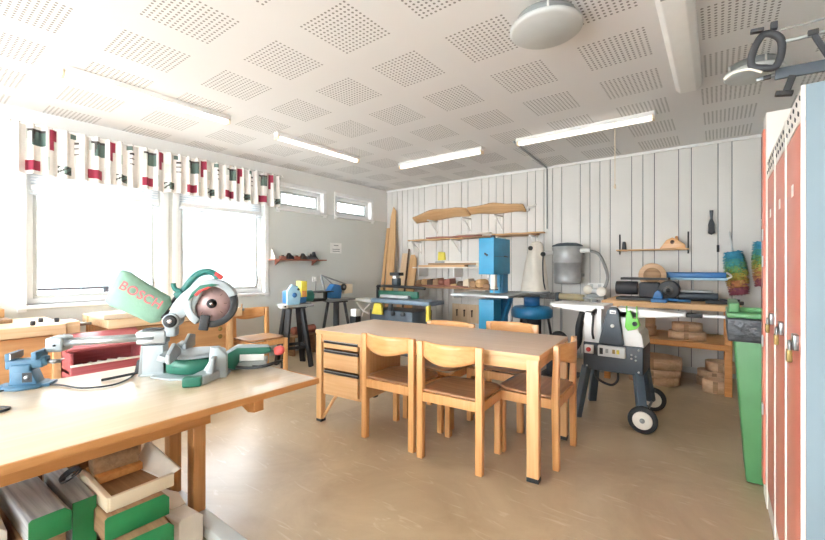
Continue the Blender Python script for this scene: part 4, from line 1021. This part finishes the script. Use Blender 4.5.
g = G().box(-.28, .27, -.06, .06, .25, .31, 'toolblue', .012); g.build('body', bl)
g = G().box(-.29, .28, -.065, .065, .225, .25, 'lightblue', .006); g.tube([(.27, -.05, .24), (.31, -.03, .27), (.27, -.05, .31)], .01, 'palecream'); g.build('pale_sole', bl)
g = G().cyl((-.02, -.03, 0), (-.02, -.03, .23), .01, m='alu', seg=10); g.box(-.14, .1, -.06, .05, 0, .015, 'black', .003); g.build('post', bl)
g = G().box(-.15, .15, -.06, .06, .0, .03, 'black', .01); g.box(-.04, .12, -.04, .04, .03, .05, 'softblack', .008); solo(g, 'black_case', 'flat black tool lying at the right end of the rack top', 'tool', (.05, 5.03, .882), -.05)
gr2 = thing('bench_grinder', 'small pale grinder with twin wheels left of the rack', 'grinder', (-.98, 5.22, .882)); 
gr2.location = (-1.19, 5.25, .882)
g = G().lathe([(0, 0), (.05, 0), (.055, .01), (.055, .04), (.05, .05), (0, .05)], (-.08, .0, .09), 'palecream', (0, -1, 0)); g.build('wheel', gr2)
g = G().lathe([(0, 0), (.05, 0), (.055, .01), (.055, .04), (.05, .05), (0, .05)], (.07, .0, .07), 'palecream', (0, -1, 0)); g.build('wheel', gr2)
g = G().box(-.1, .1, -.03, .06, 0, .04, 'midgrey', .004); g.cyl((-.08, -.02, .08), (.08, -.02, .07), .03, m='lightgrey'); g.build('body', gr2)
t = thing('side_post', 'grey post stand carrying the small pale grinder', 'stand', (-1.20, 5.24, 0))
G().box(-.12, .12, -.08, .10, .855, .88, 'midgrey', .004).build('plate', t); G().box(-.03, .03, -.02, .04, .02, .855, 'midgrey').build('post', t); G().box(-.12, .12, -.1, .12, 0, .02, 'midgrey', .004).build('foot', t)

# wall shelf with wooden plane
sh = thing('wall_shelf', 'narrow wooden shelf with metal brackets on the right of the boarded wall', 'shelf', (-.63, YB, 1.47))
G().box(-.40, .36, -.14, 0, -.018, 0, 'pine', .003).build('board', sh)
for x in (-.38, .35): G().box(x - .008, x + .008, -.012, 0, -.06, .20, 'softblack', .002).box(x - .008, x + .008, -.13, 0, -.026, -.018, 'softblack').build('bracket', sh)
g = G().prism([(-.13, 0), (.13, 0), (.12, .05), (.05, .10), (.0, .13), (-.06, .10), (-.1, .04)], 'y', -.03, .03, 'chairback', .006)
g.cyl((.0, -.031, .075), (.0, .031, .075), .022, m='darkwood'); g.prism([(.03, .09), (.06, .09), (.05, .15), (.025, .14)], 'y', -.012, .012, 'orange_wood', .003)
solo(g, 'wooden_plane', 'light wooden hand plane on the narrow wooden shelf', 'hand plane', (-.43, 5.66, 1.471))
g = G().prism([(-.02, 0), (.03, 0), (.02, .1), (-.01, .1)], 'y', -.02, .02, 'softblack', .004); solo(g, 'plane_iron', 'small dark tool standing at the left end of the narrow wooden shelf', 'tool', (-.955, 5.68, 1.471))
br = thing('hand_brush', 'dark hand brush hanging on the boarded wall', 'brush', (-.06, 5.749, 0))
g = G().prism([(-.018, 1.9), (.018, 1.9), (.012, 1.8), (-.012, 1.8)], 'y', -.03, .0, 'charcoal', .004); g.build('handle', br)
g = G().prism([(-.012, 1.8), (.012, 1.8), (.03, 1.74), (.032, 1.64), (.0, 1.62), (-.032, 1.64), (-.03, 1.74)], 'y', -.045, .0, 'softblack', .006); g.build('bristles', br)
g = G().box(-.012, .012, -.05, 0, -.05, .03, 'black', .004); solo(g, 'wall_clip', 'tiny black clip on the boarded wall left of the rainbow dusters', 'clip', (.0, YB, 1.47))
def duster(x, z0, z1, tilt, label):
    t = thing('feather_duster', label, 'duster', (x, 5.62, z0), 0, 'rainbow dusters'); t.rotation_euler = (0, tilt, 0)
    Hh = z1 - z0; r = random.Random(int(x * 100)); g = G()
    for k in range(1500):
        zz = r.random() * Hh; a = r.random() * 2 * PI; f = zz / Hh
        R = .085 * (.75 + .25 * math.sin(PI * f)); ln = .03
        q = min(5, max(0, int((1 - f) * 6 + r.random() * 1.6 - .8))); c = Vector((math.cos(a) * R, math.sin(a) * R * .8, zz)); d = Vector((math.cos(a), math.sin(a), r.uniform(-.8, .3))).normalized()
        s = d.orthogonal().normalized() * .007
        g._add([c - s - d * .02, c + s - d * .02, c - s.cross(d) - d * .02, c + d * ln], [(0, 1, 3), (1, 2, 3), (2, 0, 3), (0, 2, 1)], 'rb%d' % q)
    for q in range(6):
        za, zb = Hh * (5 - q) / 6, Hh * (6 - q) / 6; g.cyl((0, 0, za), (0, 0, zb), .066, .066, 'rb%d' % q, 16)
    g.build('fluffy_head', t, 3)
    G().cyl((0, 0, Hh), (0, 0, Hh + .22), .010, m='lightgrey', seg=10).build('handle', t)
    G().tube([(0, 0, Hh + .21), (.0, .06, Hh + .23), (0, .11, Hh + .24)], .005, 'white', 6).build('hang_loop', t)
duster(.185, .95, 1.42, -.12, 'rainbow duster nearer the shelf on the boarded wall')
duster(.395, 1.05, 1.52, -.03, 'rainbow duster nearer the lockers on the boarded wall')

# ------------------------------------------------------------------ planer-thicknesser on wheels
ts = thing('table_saw', 'wheeled machine with white tables, dark legs and a green guard right of the desk', 'machine', (0, 0, 0))
ts.location = (-.69, 3.74, 0)
# legs: local coords, origin under middle
tops = [(-.19, -.17), (.19, -.17), (-.19, .17), (.19, .17)]
feet = [(-.25, -.24), (.24, -.24), (-.25, .27), (.24, .27)]
for (a, b), (c, d) in zip(tops, feet):
    zf = .0 if a < 0 else .10
    k = zf / .42
    G().bar((c + (a - c) * k, d + (b - d) * k, zf), (a, b, .42), .065, .05, 'slate', .006).build('leg', ts)
g = G()
g.box(-.21, .23, -.20, .20, .40, .625, 'charcoal', .008)
for x, z in ((-.18, .60), (.2, .60), (-.18, .43), (.2, .43), (.15, .53), (.18, .55), (.15, .56), (.18, .52)): g.cyl((x, -.2, z), (x, -.206, z), .008, m='lightgrey', seg=8)
g.build('body', ts)
g = G().prism([(-.52, -.10), (-.47, -.19), (-.05, -.19), (-.05, .16), (-.5, .16)], 'z', .905, .93, 'whitetop', .005); g.prism([(-.50, .905), (-.10, .905), (-.10, .86)], 'y', -.19, -.17, 'whitetop', .002); g.build('infeed_table', ts)
g = G().prism([(.04, .84), (.04, .925), (.50, .905), (.50, .88)], 'y', -.19, .0, 'whitetop', .004); g.build('outfeed_table', ts)
g = G().box(.50, .60, -.14, -.08, .875, .905, 'black', .008); g.box(.60, .80, -.125, -.095, .88, .90, 'whitetop', .004); g.build('outfeed_handle', ts)
G().prism([(-.20, .62), (-.07, .62), (-.07, .92), (-.12, .92), (-.15, .88), (-.19, .90), (-.21, .80)], 'y', -.19, .16, 'whitetop', .006).build('left_casing', ts)
G().prism([(.03, .62), (.235, .62), (.22, .72), (.20, .74), (.20, .90), (.03, .90)], 'y', -.19, .16, 'whitetop', .006).build('right_casing', ts)
G().prism([(-.085, .63), (.10, .63), (.065, .90), (.05, .925), (.0, .925), (-.02, .90)], 'y', -.235, -.19, 'charcoal', .008).build('belt_cover', ts)
g = G().cb((.024, -.238, .89), (.045, .006, .028), 'white', bev=.002); g.cb((.024, -.242, .89), (.03, .004, .012), 'midgrey', bev=.001); g.build('badge_plate', ts)
g = G().lathe([(0, 0), (.014, 0), (.014, .006), (0, .006)], (.02, -.235, .78), 'white', (0, -1, 0)); g.build('cover_bolt', ts)
g = G().cb((.01, -.215, .57), (.20, .04, .085), 'lightgrey', bev=.006); g.box(-.075, -.05, -.24, -.234, .545, .595, 'black', .002); g.build('switch_panel', ts)
for x, m in ((-.02, 'midgrey'), (.03, 'brass'), (.06, 'yellow')): G().cb((x, -.238, .575), (.020, .01, .032), m, bev=.002).build('switch', ts)
g = G().cb((-.16, -.212, .57), (.07, .03, .07), 'white', bev=.005); g.build('stop_box', ts)
g = G().lathe([(0, 0), (.018, 0), (.018, .012), (0, .014)], (-.16, -.228, .57), 'red', (0, -1, 0)); g.build('stop_button', ts)
g = G().prism([(.11, .78), (.13, .75), (.19, .77), (.215, .80), (.2, .85), (.165, .85), (.15, .91), (.12, .90)], 'y', -.245, -.205, 'lime', .006); g.cyl((.18, -.245, .81), (.18, -.25, .81), .018, m='charcoal'); g.build('green_guard', ts)
for x in (.12, .19): G().cyl((x, -.22, .83), (x, -.22, .945), .005, m='lime', seg=8).build('adjust_rod', ts)
g = G().tube([(-.13, -.2, .86), (-.125, -.23, .82), (-.13, -.235, .72), (-.125, -.22, .66)], .009, 'black', 8); g.lathe([(0, 0), (.012, 0), (.016, .02), (0, .03)], (-.13, -.19, .86), 'black', (0, -1, 0)); g.build('crank_lever', ts)
g = G().tube([(-.12, -.17, .41), (-.10, -.21, .34), (.0, -.21, .30), (.05, -.2, .34), (.05, -.18, .41)], .010, 'black', 8); g.build('hanging_cable', ts)
for y in (-.30, .30):
    w = G().lathe([(.0, -.018), (.06, -.02), (.085, -.022), (.1, -.014), (.1, .014), (.085, .022), (.06, .02), (0, .018)], (.24, y, .10), 'rubber', (0, 1, 0), 32).build('wheel', ts)
    G().lathe([(0, -.026), (.062, -.026), (.067, -.021), (.067, .021), (.062, .026), (0, .026)], (.24, y, .10), 'palecream', (0, 1, 0), 28).lathe([(0, -.03), (.018, -.03), (.018, -.022), (0, -.022)], (.24, y, .10), 'midgrey', (0, 1, 0)).build('hub', w)
G().cyl((.24, -.3, .10), (.24, .3, .10), .01, m='midgrey').build('axle', ts)
g = G().tube([(0, 0, .80), (-.04, .02, .66), (-.05, .0, .5), (-.14, -.05, .34), (-.12, -.1, .05), (-.05, -.1, .02)], .035, 'rubber', 10); solo(g, 'black_hose', 'thick black hose hanging at the left side of the wheeled machine', 'hose', (-1.05, 4.12, 0))

# ------------------------------------------------------------------ green bin
bn = thing('wheelie_bin', 'green wheelie bin with black liner between lockers and rack', 'bin', (.33, 3.225, 0))
def taper(x0, x1, y0, y1, z0, X0, X1, Y0, Y1, z1, m, g, bev=.01):
    g._add([(x0, y0, z0), (x1, y0, z0), (x1, y1, z0), (x0, y1, z0), (X0, Y0, z1), (X1, Y0, z1), (X1, Y1, z1), (X0, Y1, z1)], [(0, 1, 2, 3), (4, 5, 6, 7), (0, 1, 5, 4), (1, 2, 6, 5), (2, 3, 7, 6), (3, 0, 4, 7)], m, bev); return g
taper(-.20, .20, -.20, .15, .0, -.26, .24, -.24, .19, .90, 'bin', G(), .012).build('body', bn)
g = G(); taper(-.285, .27, -.27, .21, .82, -.295, .28, -.28, .22, .955, 'binbag', g, .012); g.build('black_liner', bn)
g = G().box(-.29, .27, -.26, .22, .955, .985, 'bin', .008); g.box(-.28, -.23, -.24, .2, .985, 1.04, 'bin', .008); g.cyl((-.28, -.2, 1.0), (.26, -.2, 1.0), .014, m='bin', seg=10); g.build('rim', bn)
for s in (-1,): 
    for y in (-.1, .1): G().lathe([(0, -.02), (.07, -.02), (.08, -.01), (.08, .01), (.07, .02), (0, .02)], (.24, y, .081), 'rubber', (1, 0, 0)).build('wheel', bn)

# ------------------------------------------------------------------ lockers
lk = thing('locker_unit', 'nearest three-door orange locker unit with grey side', 'locker', (.209, 1.68, 0))
LW, LD, LH = 1.10, .54, 1.82
g = G().box(.010, LD, 0, LW, 0.0, LH - .02, 'lockerside', .004); g.box(.002, LD + .002, -.003, 0, 0, LH - .02, 'lockerside'); g.build('cabinet_body', lk)
g = G().box(-.009, .001, -.004, .010, 0, LH - .02, 'lockerframe', .001)
DWd = (LW - .02) / 3
for k in range(1, 4): y = .006 + k * DWd; g.box(-.009, .012, y - .012, y + .012, 0, LH - .02, 'lockerframe', .001)
g.box(-.004, .012, 0, LW, 0, .10, 'lockerframe', .001)
g.build('front_frame', lk)
g = G().box(-.006, .002, 0, LW, LH - .115, LH - .02, 'lockerframe', .001)
for k in range(16): 
    y = .04 + k * .066
    for z in (.045, .085): g.cb((-.0065, y + (.03 if z > .05 else 0), LH - z), (.003, .022, .012), 'softblack', (.5, 0, 0))
g.build('vent_strip', lk)
for k in range(3):
    y = .006 + k * DWd
    d = G().box(-.006, .010, y + .018, y + DWd - .018, .105, LH - .12, 'locker', .004).build('door', lk)
    G().box(-.020, -.006, y + .05, y + .10, .985, 1.035, 'steel', .003).box(-.034, -.020, y + .06, y + .09, .945, .985, 'brass', .003).tube([(-.027, y + .064, .98), (-.027, y + .064, 1.005), (-.027, y + .075, 1.012), (-.027, y + .086, 1.005), (-.027, y + .086, .98)], .004, 'steel', 6).build('padlock', d)
    G().box(-.008, -.006, y + .17, y + .21, LH - .33, LH - .29, 'lockerframe', .001).build('number_plate', d)
for z in (1.5, .55): G().cb((.25, -.004, z), (.012, .004, .012), 'softblack').build('side_plug', lk)
l2 = thing('tall_locker', 'taller narrow cream cabinet behind the three-door locker unit', 'locker', (.2, 2.79, 0))
g = G().box(.0, .52, 0, .14, 0, 2.06, 'lockerframe', .004); g.build('cabinet_body', l2)
g = G().box(-.01, .0, .02, .12, .1, 1.98, 'locker', .002); g.build('door', l2)
g = G()
for z in (1.42, 1.28, .86, .5): g.box(-.016, -.01, .004, .03, z - .03, z + .03, 'lightgrey', .002)
g.build('hinges', l2)

# things on top of the lockers: y ~ 1.75
yb = 1.755
def cv(pts): return [tuple(onY(u, v, yb)[i] for i in (0, 2)) for u, v in pts]
sw = thing('bow_saw', 'bow saw with dark grip lying on top of the lockers', 'saw')
sw.location = (.14, yb, 1.83)
def L2(pts): return [(x - .14, z - 1.83) for x, z in cv(pts)]
out = L2([(746, 70), (747, 62), (755, 38), (752, 36), (750, 30), (768, 27), (784, 36), (786, 46), (782, 64), (776, 70), (765, 72)])
inn = L2([(757, 60), (759, 52), (768, 40), (775, 40), (778, 46), (774, 60), (766, 64)])
g = G()
def loopring(g, path, r, m): g.tube([(p[0], 0, p[1]) for p in path], r, m, 10)
loopring(g, L2([(766, 68), (752, 66), (753, 52), (762, 36), (772, 34), (781, 40), (781, 55), (775, 67), (764, 68)]), .011, 'softblack')
g.cb((L2([(757, 31)])[0][0], 0, L2([(757, 31)])[0][1]), (.035, .02, .012), 'softblack', (0, .1, 0), .003); g.cb((L2([(774, 28)])[0][0], 0, L2([(774, 26)])[0][1]), (.018, .02, .024), 'softblack', bev=.003); g.build('grip', sw)
fr = L2([(783, 42), (800, 38), (815, 34), (840, 28), (880, 20)])
g = G().tube([(p[0], 0, p[1]) for p in fr], .006, 'alu', 8); g.build('frame_tube', sw)
a_, b_ = L2([(780, 30), (880, 4)])
g = G().bar((a_[0], 0, a_[1]), (b_[0], 0, b_[1]), .0015, .006, 'steel'); g.build('blade', sw)
p1, p2 = L2([(813, 33), (832, 62)])
g = G().bar((p1[0], 0, p1[1]), (p2[0], 0, p2[1]), .012, .014, 'softblack', .002); g.cb((p1[0], 0, p1[1]), (.026, .02, .018), 'softblack', bev=.003); g.build('tension_lever', sw)
g = G().tube([(p[0], -.004, p[1]) for p in L2([(724, 80), (732, 74), (742, 71), (752, 70), (762, 73)])], .0045, 'palecream', 8); g.build('hand_strap', sw)
cl = thing('bar_clamp', 'grey bar clamp lying under the bow saw on the lockers', 'clamp', (.14, yb + .03, 1.83))
q0, q1 = L2([(776, 71), (900, 48)])
g = G().bar((q0[0], 0, q0[1]), (q1[0], 0, q1[1]), .036, .012, 'charcoal', .002, (0, 1, 0)); g.build('bar', cl)
q2 = L2([(757, 77)])[0]
g = G().bar((q0[0], -.0, q0[1]), (q2[0], -.0, q2[1]), .008, .01, 'steel', .001); g.cb((L2([(768, 74)])[0][0], 0, L2([(768, 74)])[0][1]), (.02, .014, .012), 'softblack', bev=.002); g.build('screw', cl)
q3, q4 = L2([(794, 72), (787, 90)])
g = G().bar((q3[0], -.0, q3[1]), (q4[0], -.0, q4[1]), .016, .02, 'black', .003); g.cb((q4[0] - .004, 0, q4[1]), (.045, .022, .016), 'black', (0, .2, 0), .004); g.build('jaw', cl)
bx = G().box(-.2, .2, -.12, .12, 0, .045, 'softblack', .006); solo(bx, 'flat_case', 'flat dark case at the right on top of the lockers', 'case', (.52, 1.86, LH - .018))

# ------------------------------------------------------------------ lights and camera
w = bpy.data.worlds.new('World'); sc.world = w; w.use_nodes = True
bg = next(n for n in w.node_tree.nodes if n.type == 'BACKGROUND')
bg.inputs[0].default_value = (.90, .955, 1, 1); bg.inputs[1].default_value = 14.0

cam = bpy.data.cameras.new('Camera'); co = bpy.data.objects.new('Camera', cam); COL.objects.link(co)
co.location = (0, 0, EYE); co.rotation_euler = (PI / 2, 0, YAW)
cam.sensor_width = 36; cam.lens = 36 * FPX / 825; cam.shift_y = -(270 - VC) / 825; cam.clip_start = .05
sc.camera = co
sc.view_settings.view_transform = 'Standard'; sc.view_settings.look = 'None'; sc.view_settings.exposure = 0.62; sc.view_settings.gamma = 1
sc.view_settings.use_curve_mapping = False
sc.cycles.use_denoising = True; sc.cycles.max_bounces = 10; sc.cycles.diffuse_bounces = 7; sc.cycles.sample_clamp_indirect = 8
